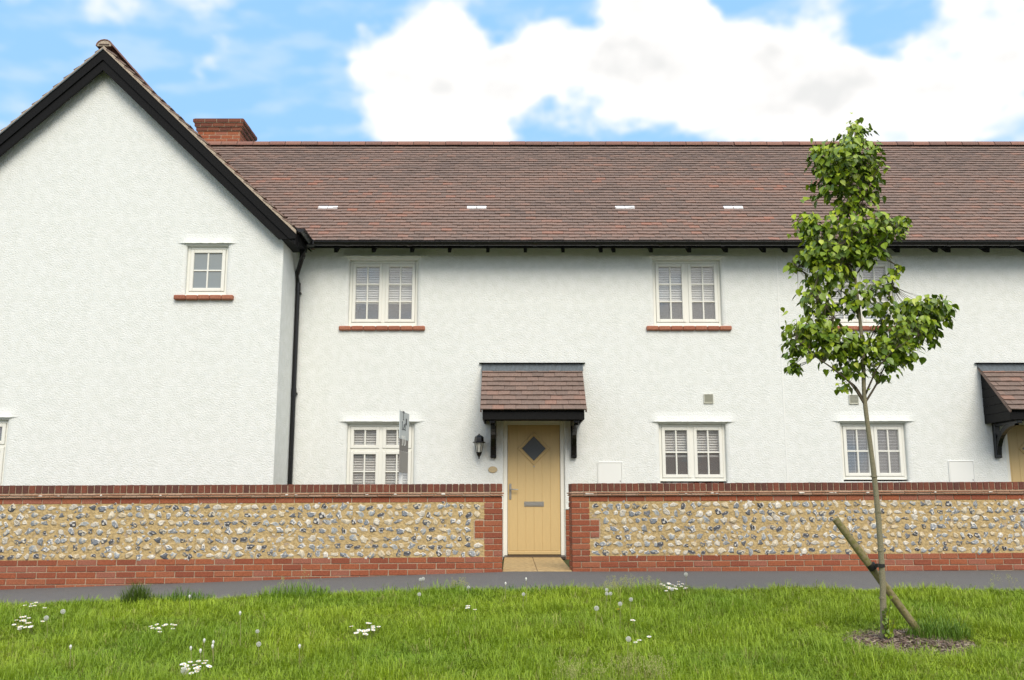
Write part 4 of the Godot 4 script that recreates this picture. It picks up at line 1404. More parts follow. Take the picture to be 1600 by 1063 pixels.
# unseen houses added behind the camera, to darken the ground-floor window reflections
func added_opposite_houses() -> void:
	for k in 3:
		var x0 := -17.0 + k * 11.5
		var root := thing("added_brick_house", Vector3(x0 + 5.0, -0.6, 27.0), ["unseen brick house added across the road for the window reflections, gable side", "unseen brick house added across the road facing the gateway", "unseen brick house added across the road facing the young tree"][k], "house", "unseen brick houses added across the road")
		var w := MB.new()
		w.box(Vector3(x0, -0.7, 24.0), Vector3(x0 + 10.0, 4.6, 30.0))
		part(root, "wall", w, M.brick[2])
		var r := MB.new()
		r.prism([Vector3(x0 - 0.3, 4.61, 23.6), Vector3(x0 - 0.3, 4.61, 30.4), Vector3(x0 - 0.3, 7.6, 27.0)], Vector3(10.6, 0, 0))
		part(root, "roof", r, M.rooftone[2])
		for i in 4:
			var o := MB.new()
			var x := x0 + 1.2 + i * 2.3
			for y in [0.5, 3.0]:
				o.box(Vector3(x, y, 23.97), Vector3(x + 1.1, y + 1.2, 23.999))
			part(root, "window", o, M.frost)

# ================================================================ things on and by the houses
func lantern() -> void:
	var c := P(748.5, 692, 13.77)
	var root := thing("wall_lantern", Vector3(c.x, c.y - 0.22, -13.77), "black wall lantern with tapering frosted glass beside the front door", "lantern")
	var m := MB.new()
	m.lathe([Vector2(0, 0.135), Vector2(0.012, 0.130), Vector2(0.016, 0.118), Vector2(0.05, 0.10), Vector2(0.066, 0.082), Vector2(0.07, 0.05), Vector2(0.072, 0.02), Vector2(0.095, 0.006), Vector2(0.096, -0.004), Vector2(0.07, -0.006), Vector2(0, -0.006)], 6, c, Color.WHITE, true)
	part(root, "hood", m, M.black_gloss)
	var g := MB.new()
	g.lathe([Vector2(0.062, -0.006), Vector2(0.036, -0.145)], 6, c, Color.WHITE, true)
	part(root, "glass", g, M.lamp_glass)
	for k in 6:
		var a := TAU * k / 6
		var d := Vector3(cos(a), 0, sin(a))
		var b := MB.new()
		b.tube([c + d * 0.066 + Vector3(0, -0.004, 0), c + d * 0.039 + Vector3(0, -0.147, 0)], [0.005, 0.005], 6)
		part(root, "rib", b, M.black_gloss)
	var u := MB.new()
	u.lathe([Vector2(0.04, -0.140), Vector2(0.044, -0.15), Vector2(0.032, -0.185), Vector2(0.012, -0.212), Vector2(0.008, -0.225), Vector2(0.011, -0.235), Vector2(0, -0.246)], 8, c)
	part(root, "base_cup", u, M.black_gloss)
	var p := MB.new()
	p.cbox(Vector3(c.x - 0.04, c.y - 0.03, -13.90), Vector3(c.x + 0.04, c.y + 0.09, -13.884), 0.006)
	p.cbox(Vector3(c.x - 0.012, c.y + 0.02, -13.885), Vector3(c.x + 0.012, c.y + 0.045, -13.80), 0.004)
	part(root, "wall_plate", p, M.black_gloss)

func plaque() -> void:
	var c := P(770, 734, 13.89)
	var m := MB.new()
	for ring in [[0.070, 0.0, 0.066, 0.010], [0.066, 0.010, 0.058, 0.012], [0.058, 0.012, 0.055, 0.008], [0.055, 0.008, 0.0, 0.009]]:
		for k in 24:
			var a := TAU * k / 24
			var b := TAU * (k + 1) / 24
			var V := func(t: float, r: float, d: float) -> Vector3: return Vector3(c.x + cos(t) * r, c.y + sin(t) * r * 0.70, -13.9 + d + 0.006)
			m.quad(V.call(a, ring[0], ring[1]), V.call(b, ring[0], ring[1]), V.call(b, ring[2], ring[3]), V.call(a, ring[2], ring[3]))
	single("house_plaque", m, M.plaque, "small oval cream plaque on the wall between lantern and door", "plaque")

func sale_board() -> void:
	# stands in the front garden, turned almost edge-on
	var a := P(624, 660, 12.25)
	var b := P(638.5, 660, 12.80)
	var d := Vector3(b.x - a.x, 0, b.z - a.z).normalized()
	var n := d.cross(Vector3.UP).normalized()
	if n.z < 0: n = -n
	var wide := Vector2(b.x - a.x, b.z - a.z).length()
	var y3 := P(625, 641.5, 12.25).y
	var y2 := P(624, 685, 12.25).y
	var y1 := P(622, 704, 12.25).y
	var y0 := P(620, 738, 12.25).y
	var root := thing("estate_board", Vector3(b.x * 0.5 + a.x * 0.5, -0.03, (a.z + b.z) * 0.5), "pale blue and dark grey estate agent board on a white post behind the wall", "sign")
	var bs := Basis(d, Vector3.UP, d.cross(Vector3.UP))
	var O := Vector3(a.x, 0, a.z)
	var xf := Transform3D(bs, O)
	var post := MB.new()
	post.cbox(Vector3(wide * 0.5 - 0.028, -0.1, -0.05), Vector3(wide * 0.5 + 0.022, y3 - 0.1, -0.006), 0.003, Color.WHITE, xf)
	part(root, "post", post, M.white)
	for q in [["upper_board", y2, y3, M.sign_face, 0.0], ["lower_board", y1, y2 - 0.004, M.sign_dark, 0.03], ["lower_board", y0, y1 - 0.004, M.sign_grey, 0.03]]:
		var m := MB.new()
		m.cbox(Vector3(q[4], q[1], -0.003), Vector3(wide - q[4], q[2], 0.007), 0.0015, Color.WHITE, xf)
		part(root, q[0], m, q[3])
	# the lettering that can be made out
	for t in [["T", 0.36, (y2 + y3) * 0.5 + 0.03, 0.12, M.ink], ["Let", 0.30, (y2 + y3) * 0.5 - 0.10, 0.11, M.ink], ["TO", 0.30, (y1 + y2) * 0.5 - 0.05, 0.13, M.white]]:
		var tm := TextMesh.new()
		tm.text = t[0]
		var f := SystemFont.new()
		f.font_names = PackedStringArray(["Droid Serif"])
		tm.font = f
		tm.font_size = 64
		tm.pixel_size = t[3] / 46.0
		tm.depth = 0.003
		tm.horizontal_alignment = HORIZONTAL_ALIGNMENT_LEFT
		tm.vertical_alignment = VERTICAL_ALIGNMENT_BOTTOM
		inst(root, "lettering", tm, t[4], Transform3D(bs, xf * Vector3(wide * t[1] - 0.05, t[2], 0.009)))
	var em := MB.new()
	em.cbox(Vector3(wide * 0.62, y3 - 0.17, 0.0072), Vector3(wide * 0.74, y3 - 0.08, 0.0095), 0.001, Color.WHITE, xf)
	part(root, "emblem", em, M.ink)

# ================================================================ young tree, stake and mulch
const TREE_Z := 6.9

func limb(mb: MB, pts: Array, r0: float, r1: float, zs: Array) -> Array:
	var path := []
	for i in pts.size(): path.append(P(pts[i][0], pts[i][1], TREE_Z + zs[i]))
	# round the corners
	var sm := []
	for i in path.size() - 1:
		var p0: Vector3 = path[maxi(i - 1, 0)]
		var p3: Vector3 = path[mini(i + 2, path.size() - 1)]
		for k in 5:
			sm.append(path[i].cubic_interpolate(path[i + 1], p0, p3, k / 5.0))
	sm.append(path[-1])
	var rad := []
	for i in sm.size(): rad.append(lerpf(r0, r1, float(i) / (sm.size() - 1)) * rr(0.95, 1.06))
	mb.tube(sm, rad, 8)
	return sm

func tree() -> void:
	var g := P(1380, 1003, TREE_Z)
	var root := thing("young_tree", Vector3(g.x, ground_y(g.x, g.z), g.z), "slender young street tree with three tiers of bright green leaves", "tree")
	var tm := MB.new()
	limb(tm, [[1381, 1012], [1379, 900], [1371, 790], [1362, 710], [1351, 622], [1349, 560], [1343, 490], [1335, 420], [1330, 345], [1333, 270], [1337, 195]], 0.0245, 0.005, [0, 0, 0, 0, 0, 0, 0, 0, 0, 0, 0])
	# old pruning knots
	for q in [[1372, 800], [1376, 860], [1366, 745], [1379, 935]]:
		var k := P(q[0], q[1], TREE_Z)
		tm.tube([k + Vector3(0, -0.006, 0.0), k + Vector3(0, 0.007, 0.0)], [0.0255, 0.0255], 8)
	part(root, "trunk", tm, M.bark)
	var limbs := [
		[[1351, 632], [1330, 600], [1300, 575], [1268, 553], [1245, 530]], [[1352, 630], [1338, 606], [1322, 590], [1310, 560], [1295, 520]],
		[[1353, 628], [1370, 600], [1385, 570], [1420, 530], [1460, 490]], [[1352, 618], [1362, 595], [1372, 575], [1400, 545], [1435, 525]],
		[[1349, 560], [1362, 525], [1380, 495], [1388, 470]], [[1348, 550], [1325, 520], [1290, 480], [1265, 455]],
		[[1344, 500], [1330, 470], [1300, 440], [1270, 410]], [[1343, 480], [1358, 455], [1375, 440], [1402, 415]],
		[[1337, 430], [1365, 395], [1390, 365], [1415, 345]], [[1335, 420], [1305, 390], [1275, 365], [1255, 340]],
		[[1332, 350], [1350, 310], [1365, 275], [1378, 255]], [[1332, 345], [1310, 310], [1290, 270], [1275, 235]], [[1335, 420], [1345, 390], [1340, 365]], [[1338, 440], [1322, 405], [1320, 380]],
		[[1333, 280], [1320, 255], [1312, 235]], [[1330, 345], [1335, 320], [1345, 300]], [[1262, 430], [1243, 415], [1237, 408]], [[1388, 470], [1395, 440], [1402, 415]]]
	var dz := [[0, -0.05, -0.10, -0.14, -0.16], [0, 0.03, 0.07, 0.12, 0.16], [0, 0.04, 0.06, 0.08, 0.08], [0, -0.05, -0.1, -0.16, -0.2]]
	var nodes := []
	for i in limbs.size():
		var zs := []
		for k in limbs[i].size(): zs.append((dz[i % 4] as Array)[k] if i < 4 else (0.0 if k == 0 else [-0.06, 0.06, 0.0, -0.1, 0.1][i % 5] * k))
		var lm := MB.new()
		var pth := limb(lm, limbs[i], 0.0085 if i < 4 else 0.006, 0.002, zs)
		for k in range(4, pth.size(), 2): nodes.append(pth[k])
		part(root, "branch", lm, M.twig)
	# the crown, tier by tier: centre x, y, half width, half height (photo pixels at the tree), leaves
	var lobes := [[1323, 248, 58, 38, 330], [1338, 208, 24, 26, 60], [1300, 285, 34, 34, 70], [1345, 300, 34, 32, 85], [1365, 270, 22, 22, 50], [1278, 240, 15, 18, 26], [1320, 320, 18, 16, 22],
		[1330, 358, 82, 30, 310], [1392, 352, 32, 18, 90], [1262, 352, 24, 24, 60], [1300, 395, 55, 28, 200], [1350, 392, 38, 24, 110], [1268, 395, 22, 20, 50],
		[1295, 432, 42, 20, 95], [1270, 460, 26, 26, 46], [1335, 455, 40, 20, 34], [1375, 452, 28, 22, 24], [1290, 478, 30, 14, 36], [1340, 478, 34, 14, 30], [1385, 480, 22, 16, 22],
		[1270, 512, 42, 22, 125], [1300, 535, 48, 28, 190], [1245, 535, 24, 32, 70], [1345, 545, 34, 26, 80], [1325, 575, 30, 16, 30], [1240, 570, 14, 14, 16], [1318, 604, 14, 10, 12],
		[1445, 478, 44, 18, 150], [1475, 490, 16, 16, 30], [1418, 512, 48, 24, 170], [1395, 545, 40, 26, 120], [1450, 520, 20, 26, 40], [1385, 575, 24, 18, 26], [1410, 555, 20, 16, 30]]
	var leaves := []
	var den := P(1340, 400, TREE_Z).distance_to(P(1341, 400, TREE_Z))
	for lb in lobes:
		var c := P(lb[0], lb[1], TREE_Z)
		var rx: float = lb[2] * den
		var ry: float = lb[3] * den
		var n: int = int(lb[4] * 1.7)
		for i in n:
			var v := Vector3(rng.randfn(), rng.randfn(), rng.randfn()).normalized() * pow(rng.randf(), 0.42) * (1.0 if rng.randf() < 0.85 else rr(1.0, 1.2))
			var at := c + Vector3(v.x * rx, v.y * ry, v.z * minf(rx * 0.95, 0.26))
			leaves.append([at, v])
	# leaves carried along the branches between the tiers
	for q in nodes:
		if q.y < P(1340, 570, TREE_Z).y: continue
		for i in 4:
			var v := Vector3(rng.randfn(), rng.randfn(), rng.randfn()).normalized()
			leaves.append([q + v * rr(0.015, 0.06), v])
	# single leaves on thin shoots that stand out from the crown
	for q in [[1240, 408], [1232, 415], [1229, 420], [1237, 432], [1247, 440], [1222, 480], [1232, 487], [1226, 500], [1398, 413], [1402, 430], [1392, 442], [1395, 455], [1270, 216], [1290, 220], [1302, 219], [1330, 176], [1345, 183], [1252, 312], [1262, 308], [1240, 335], [1242, 352], [1360, 607], [1322, 612], [1308, 600], [1416, 338], [1425, 345], [1490, 482], [1470, 520], [1443, 558], [1388, 596]]:
		leaves.append([P(q[0], q[1], TREE_Z + rr(-0.08, 0.08)), Vector3(rr(-1, 1), 0.3, rr(-0.5, 1))])
	var tones := leaf_tones()
	leaves.sort_custom(func(a, b): return a[0].z > b[0].z)
	var big := []
	var rest := MB.new()
	var twigs := MB.new()
	var crown_at := P(1340, 420, TREE_Z)
	for i in leaves.size():
		var at: Vector3 = leaves[i][0]
		var v: Vector3 = leaves[i][1]
		var outw := Vector3(v.x, 0, v.z + 0.001).normalized()
		if rng.randf() < 0.35: outw = Vector3(rng.randfn(), 0, rng.randfn()).normalized()
		var droop := rr(0.45, 1.35)
		var tip := (outw * cos(droop) + Vector3.DOWN * sin(droop)).normalized()
		var side := tip.cross(Vector3.UP).normalized()
		if side.length() < 0.1: side = Vector3.RIGHT
		var face := side.cross(-tip).normalized()
		if face.y < 0: face = -face; side = -side
		var bs := Basis(side, -tip, face) * Basis(Vector3.UP, rr(-0.6, 0.6)) * Basis(Vector3.BACK, rr(-0.5, 0.5))
		var size := rr(0.034, 0.074) * (0.8 if v.y > 0.75 else 1.0)
		var xf := Transform3D(bs * Basis.from_scale(Vector3(size * rr(0.85, 1.05), size, size)), at)
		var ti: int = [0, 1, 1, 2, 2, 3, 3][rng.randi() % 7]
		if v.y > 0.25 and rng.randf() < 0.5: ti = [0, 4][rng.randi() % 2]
		leaves[i].append(xf); leaves[i].append(ti)
		var near := 1e9
		var best := at
		for q in nodes:
			var dd: float = q.distance_squared_to(at)
			if dd < near: near = dd; best = q
		if near < 0.05 and rng.randf() < 0.3: twigs.tube([best, (best + at) * 0.5 + Vector3(0, -0.008, 0), at], [0.0018, 0.0014, 0.0009], 4, Color.WHITE, 0, TAU, false)
	part(root, "twigs", twigs, M.twig).set_meta("kind", "stuff")
	for i in range(300, leaves.size()):
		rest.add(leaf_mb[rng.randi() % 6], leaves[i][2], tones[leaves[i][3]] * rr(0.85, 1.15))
	var crown := part(root, "crown", rest, M.leaf)
	crown.set_meta("kind", "stuff")
	for i in 300:
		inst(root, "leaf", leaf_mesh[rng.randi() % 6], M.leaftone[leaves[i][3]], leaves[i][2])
	# suckers at the foot
	var sk := MB.new()
	var sl := MB.new()
	for i in 9:
		var b := P(1384 + rr(-7, 9), 1000, TREE_Z - 0.05)
		var t := b + Vector3(rr(-0.05, 0.06), rr(0.12, 0.34), rr(-0.03, 0.05))
		sk.tube([b, (b + t) * 0.5 + Vector3(rr(-0.01, 0.01), 0, 0), t], [0.002, 0.0016, 0.001], 5)
		for k in 9:
			var at := b.lerp(t, rr(0.2, 1.0))
			sl.add(leaf_mb[rng.randi() % 6], Transform3D(Basis.from_euler(Vector3(rr(-0.9, 0.5), rr(0, TAU), rr(-0.4, 0.4))) * Basis.from_scale(Vector3.ONE * rr(0.022, 0.038)), at), tones[rng.randi() % 4] * 0.85)
	part(root, "sucker_stems", sk, M.twig)
	part(root, "sucker_leaves", sl, M.leaf).set_meta("kind", "stuff")

func stake() -> void:
	var b := P(1451, 1008, 6.98)
	var t := P(1306, 812, 7.0)
	var root := thing("tree_stake", Vector3(b.x, ground_y(b.x, b.z), b.z), "leaning weathered round timber stake tied to the young tree", "stake")
	var m := MB.new()
	var d := (t - b).normalized()
	var path := [b - d * 0.12]
	var rad := [0.029]
	for i in 13:
		path.append(b.lerp(t, i / 12.0)); rad.append(0.0272 + rr(-0.0012, 0.0012))
	path.append(t + d * 0.004); rad.append(0.024)
	m.tube(path, rad, 14)
	part(root, "post", m, M.stake)
	var c := P(1363, 886, 6.98)
	var tr := P(1376, 884, TREE_Z)
	var tie := MB.new()
	tie.tube([c - d * 0.02, c + d * 0.022], [0.033, 0.033], 16)
	tie.tube([tr + Vector3(0, -0.011, 0), tr + Vector3(0, 0.012, 0)], [0.031, 0.031], 16)
	tie.cbox(Vector3(c.x, tr.y - 0.012, tr.z - 0.03), Vector3(tr.x, tr.y + 0.012, tr.z + 0.024), 0.003)
	part(root, "rubber_tie", tie, M.rubber)

func mulch() -> void:
	var m := MB.new()
	var cols := [Color(0.13, 0.095, 0.075), Color(0.20, 0.15, 0.115), Color(0.09, 0.065, 0.055), Color(0.34, 0.28, 0.21), Color(0.24, 0.19, 0.15), Color(0.16, 0.10, 0.08)]
	for i in 2400:
		var a := rr(0, TAU)
		var r := sqrt(rng.randf())
		var q := on_mulch(1414 + cos(a) * r * 100.0, 0.0, sin(a) * r)
		var s := Vector3(rr(0.012, 0.055), rr(0.003, 0.008), rr(0.006, 0.016))
		m.box(s * -0.5, s * 0.5, cols[rng.randi() % 6] * rr(0.8, 1.2), Transform3D(Basis.from_euler(Vector3(rr(-0.5, 0.5), rr(0, TAU), rr(-0.5, 0.5))), q + Vector3(0, 0.008 + rr(0, 0.03) * (1.0 - r), 0)))
	single("bark_mulch", m, M.chip, "brown bark chips scattered round the foot of the young tree", "mulch", "", "stuff")

func on_mulch(px: float, _py: float, v: float) -> Vector3:
	var z := -(6.82 - v * 0.42)
	var x := P(px, 1008, 6.86).x
	return Vector3(x, ground_y(x, z), z)

# ================================================================ grass and flowers
func blade(mb: MB, at: Vector3, an: float, h: float, lean: float, w: float, col: Color) -> void:
	var d := Vector3(cos(an), 0, sin(an))
	var s := Vector3(-sin(an), 0, cos(an)) * w
	var p0 := at
	var p1 := at + Vector3.UP * h * 0.45 + d * lean * h * 0.18
	var p2 := at + Vector3.UP * h * 0.8 + d * lean * h * 0.5
	var p3 := at + Vector3.UP * h * (1.0 - 0.25 * lean) + d * lean * h
	var c0 := col * 0.92
	mb.quad(p0 - s, p0 + s, p1 + s * 0.9, p1 - s * 0.9, c0)
	mb.quad(p1 - s * 0.9, p1 + s * 0.9, p2 + s * 0.6, p2 - s * 0.6, col)
	mb.tri(p2 - s * 0.6, p2 + s * 0.6, p3, col)

func lawn() -> void:
	var patch := FastNoiseLite.new()
	patch.seed = 51; patch.frequency = 1.1; patch.fractal_octaves = 3
	var hue := FastNoiseLite.new()
	hue.seed = 52; hue.frequency = 0.6; hue.fractal_octaves = 2
	for kind in 3:
		var tm := MB.new()
		for i in [14, 14, 9][kind]:
			blade(tm, Vector3(rr(-0.03, 0.03), -0.01, rr(-0.03, 0.03)), rr(0, TAU), rr(0.05, 0.105) * [1.0, 0.75, 1.3][kind], rr(0.15, 1.0), rr(0.0012, 0.0022), Color(1, 1, 1) * rr(0.8, 1.2))
		var xfs := []
		var cols := []
		for i in [29000, 29000, 8500][kind]:
			var z := -rr(4.2, 8.86)
			var x := rr(-1.0, 1.0) * (-z * 0.585 + 1.2)
			var pn := patch.get_noise_2d(x, z)
			var tall := clampf(1.0 + pn * 0.7, 0.6, 1.7)
			if z < -8.3: tall *= 0.8
			var mq := Vector2((x - P(1414, 1008, 6.86).x) / 0.48, (z + 6.82) / 0.36).length() + 0.35 * patch.get_noise_2d(x * 3.0, z * 3.0) + rr(-0.12, 0.12)
			if mq < 0.95 and rng.randf() > 0.10: continue
			if mq < 1.7: tall *= 0.55
			xfs.append(Transform3D(Basis(Vector3.UP, rr(0, TAU)) * Basis.from_scale(Vector3(rr(0.85, 1.15), tall * rr(0.75, 1.2), rr(0.85, 1.15))), Vector3(x, ground_y(x, z), z)))
			var hn := clampf(hue.get_noise_2d(x, z) * 1.1 + rr(-0.35, 0.35), -1, 1) * 0.5 + 0.5
			var c := Color(0.17, 0.30, 0.006).lerp(Color(0.31, 0.42, 0.010), hn)
			if rng.randf() < 0.04: c = Color(0.30, 0.29, 0.08)
			cols.append(c * rr(0.85, 1.15))
		var mm := MultiMesh.new()
		mm.transform_format = MultiMesh.TRANSFORM_3D
		mm.use_colors = true
		mm.mesh = tm.mesh()
		mm.instance_count = xfs.size()
		for i in xfs.size():
			mm.set_instance_transform(i, xfs[i]); mm.set_instance_color(i, cols[i])
		var o := MultiMeshInstance3D.new()
		o.multimesh = mm
		o.material_override = M.grass
		put(o, self, "grass")
		tag(o, ["bright green unmown grass covering the verge", "short fine grass filling the verge", "longer loose grass blades through the verge"][kind], "grass", "", "stuff")

func grass_tuft(px: float, py: float, w: float, h: float, n: int, col: Color, label: String) -> void:
	var g := on_ground(px, py)
	var m := MB.new()
	for i in n:
		var a := rr(0, TAU)
		var r := sqrt(rng.randf()) * w
		var at := g + Vector3(cos(a) * r, 0, sin(a) * r * 0.5)
		at.y = ground_y(at.x, minf(at.z, -4.0)) - 0.01
		blade(m, at, rr(0, TAU), h * rr(0.5, 1.1) * (1.0 - 0.4 * r / w), rr(0.1, 0.8), rr(0.0018, 0.003), col * rr(0.75, 1.3))
	single("grass_tuft", m, M.grass, label, "grass tuft", "tall grass tufts on the verge")

func stalk(mb: MB, a: Vector3, b: Vector3, r := 0.0022) -> void:
	var m := (a + b) * 0.5 + Vector3(rr(-0.006, 0.006), 0, rr(-0.006, 0.006))
	mb.tube([a, m, b], [r, r * 0.9, r * 0.8], 5)

var clock_mesh: ArrayMesh
func dandelion_clock(px: float, py: float, drop: float, label: String, size := 1.0) -> void:
	# head at that pixel, foot on the verge below it
	var g := on_ground(px, py + drop)
	var head := P(px, py, -g.z)
	var root := thing("dandelion_clock", g, label, "dandelion", "dandelion seed heads on the verge")
	var s := MB.new()
	stalk(s, g, head)
	part(root, "stem", s, M.stem)
	if clock_mesh == null:
		var m := MB.new()
		m.lathe([Vector2(0, 0.004), Vector2(0.004, 0.0), Vector2(0, -0.004)], 6, Vector3.ZERO)
		for i in 110:
			var y := 1.0 - 2.0 * (i + 0.5) / 110.0
			var a := i * 2.399963
			var d := Vector3(cos(a) * sqrt(1.0 - y * y), y, sin(a) * sqrt(1.0 - y * y))
			m.tube([d * 0.003, d * 0.017], [0.0003, 0.0003], 3, Color.WHITE, 0, TAU, false)
			var t1 := d.cross(Vector3(0.3, 0.8, 0.5)).normalized()
			var t2 := d.cross(t1)
			for k in 5:
				var e := (t1 * cos(TAU * k / 5) + t2 * sin(TAU * k / 5))
				var f := (t1 * cos(TAU * k / 5 + 0.5) + t2 * sin(TAU * k / 5 + 0.5))
				m.tri(d * 0.017, d * 0.0205 + e * 0.0045, d * 0.0205 + f * 0.0035)
		clock_mesh = m.mesh()
	inst(root, "seed_head", clock_mesh, M.fluff, Transform3D(Basis.from_euler(Vector3(rr(0, 6), rr(0, 6), 0)).scaled(Vector3.ONE * size), head))

var daisy_src: Node3D
func daisy(at: Vector3, h: float, label: String) -> void:
	if daisy_src == null:
		daisy_src = Node3D.new()
		var s := MB.new()
		s.tube([Vector3.ZERO, Vector3(0.003, 0.05, 0.002), Vector3(0, 0.1, 0)], [0.0013, 0.0011, 0.001], 5)
		var a := MeshInstance3D.new()
		a.name = "stem"; a.mesh = s.mesh(); a.material_override = M.stem
		daisy_src.add_child(a)
		var pm := MB.new()
		for k in 13:
			var t := TAU * k / 13
			var d := Vector3(cos(t), 0, sin(t))
			var e := Vector3(-sin(t), 0, cos(t)) * 0.0024
			pm.quad(d * 0.003 - e * 0.5 + Vector3(0, 0.1, 0), d * 0.003 + e * 0.5 + Vector3(0, 0.1, 0), d * 0.0125 + e + Vector3(0, 0.1015, 0), d * 0.0125 - e + Vector3(0, 0.1015, 0))
		var b := MeshInstance3D.new()
		b.name = "petals"; b.mesh = pm.mesh(); b.material_override = M.petal
		daisy_src.add_child(b)
		var ym := MB.new()
		ym.lathe([Vector2(0, 0.1038), Vector2(0.003, 0.1032), Vector2(0.0048, 0.1005)], 8, Vector3.ZERO)
		var c := MeshInstance3D.new()
		c.name = "eye"; c.mesh = ym.mesh(); c.material_override = M.yolk
		daisy_src.add_child(c)
	var o := daisy_src.duplicate() as Node3D
	put(o, self, "daisy")
	o.transform = Transform3D(Basis.from_euler(Vector3(rr(0.1, 0.5), rr(-0.5, 0.5), rr(-0.25, 0.25))).scaled(Vector3(1.25, h / 0.1, 1.25)), at)
	tag(o, label, "daisy", "daisies on the verge")

func daisies(px: float, py: float, rx: float, ry: float, n: int, label: String) -> void:
	for i in n:
		var a := rr(0, TAU)
		var r := sqrt(rng.randf())
		var g := on_ground(px + cos(a) * r * rx, py + sin(a) * r * ry + 18.0)
		daisy(g, rr(0.075, 0.10), label)

func seeding_stalks(px: float, py: float, w: float, h: float, n: int, label: String) -> void:
	# a stand of flowering grass: thin stalks with loose pale panicles
	var g := on_ground(px, py)
	var root := thing("seeding_grass", g, label, "grass", "seeding grasses on the verge")
	var st := MB.new()
	var sd := MB.new()
	for i in n:
		var b := g + Vector3(rr(-w, w), -0.01, rr(-0.12, 0.12))
		var t := b + Vector3(rr(-0.04, 0.04), h * rr(0.65, 1.1), rr(-0.03, 0.03))
		stalk(st, b, t, 0.0009)
		for k in 16:
			var y := rr(0.62, 1.0)
			var q := b.lerp(t, y) + Vector3(rr(-0.03, 0.03), rr(-0.01, 0.02), rr(-0.03, 0.03)) * (1.15 - y) * 2.2
			sd.lathe([Vector2(0, 0.004), Vector2(0.0021, 0.0), Vector2(0, -0.004)], 4, q, Color.WHITE, true)
	part(root, "stalks", st, M.stem)
	part(root, "seed_panicles", sd, M.seed)

func spent_stalk(px: float, py: float, drop: float, label: String) -> void:
	var g := on_ground(px, py + drop)
	var head := P(px, py, -g.z)
	var root := thing("flower_stalk", g, label, "flower stalk", "bare flower stalks on the verge")
	var s := MB.new()
	stalk(s, g, head, 0.0026)
	part(root, "stem", s, M.stem)
	var h := MB.new()
	h.lathe([Vector2(0, 0.014), Vector2(0.007, 0.008), Vector2(0.009, 0.0), Vector2(0.005, -0.012), Vector2(0.002, -0.016)], 8, head)
	part(root, "spent_head", h, M.fluff)

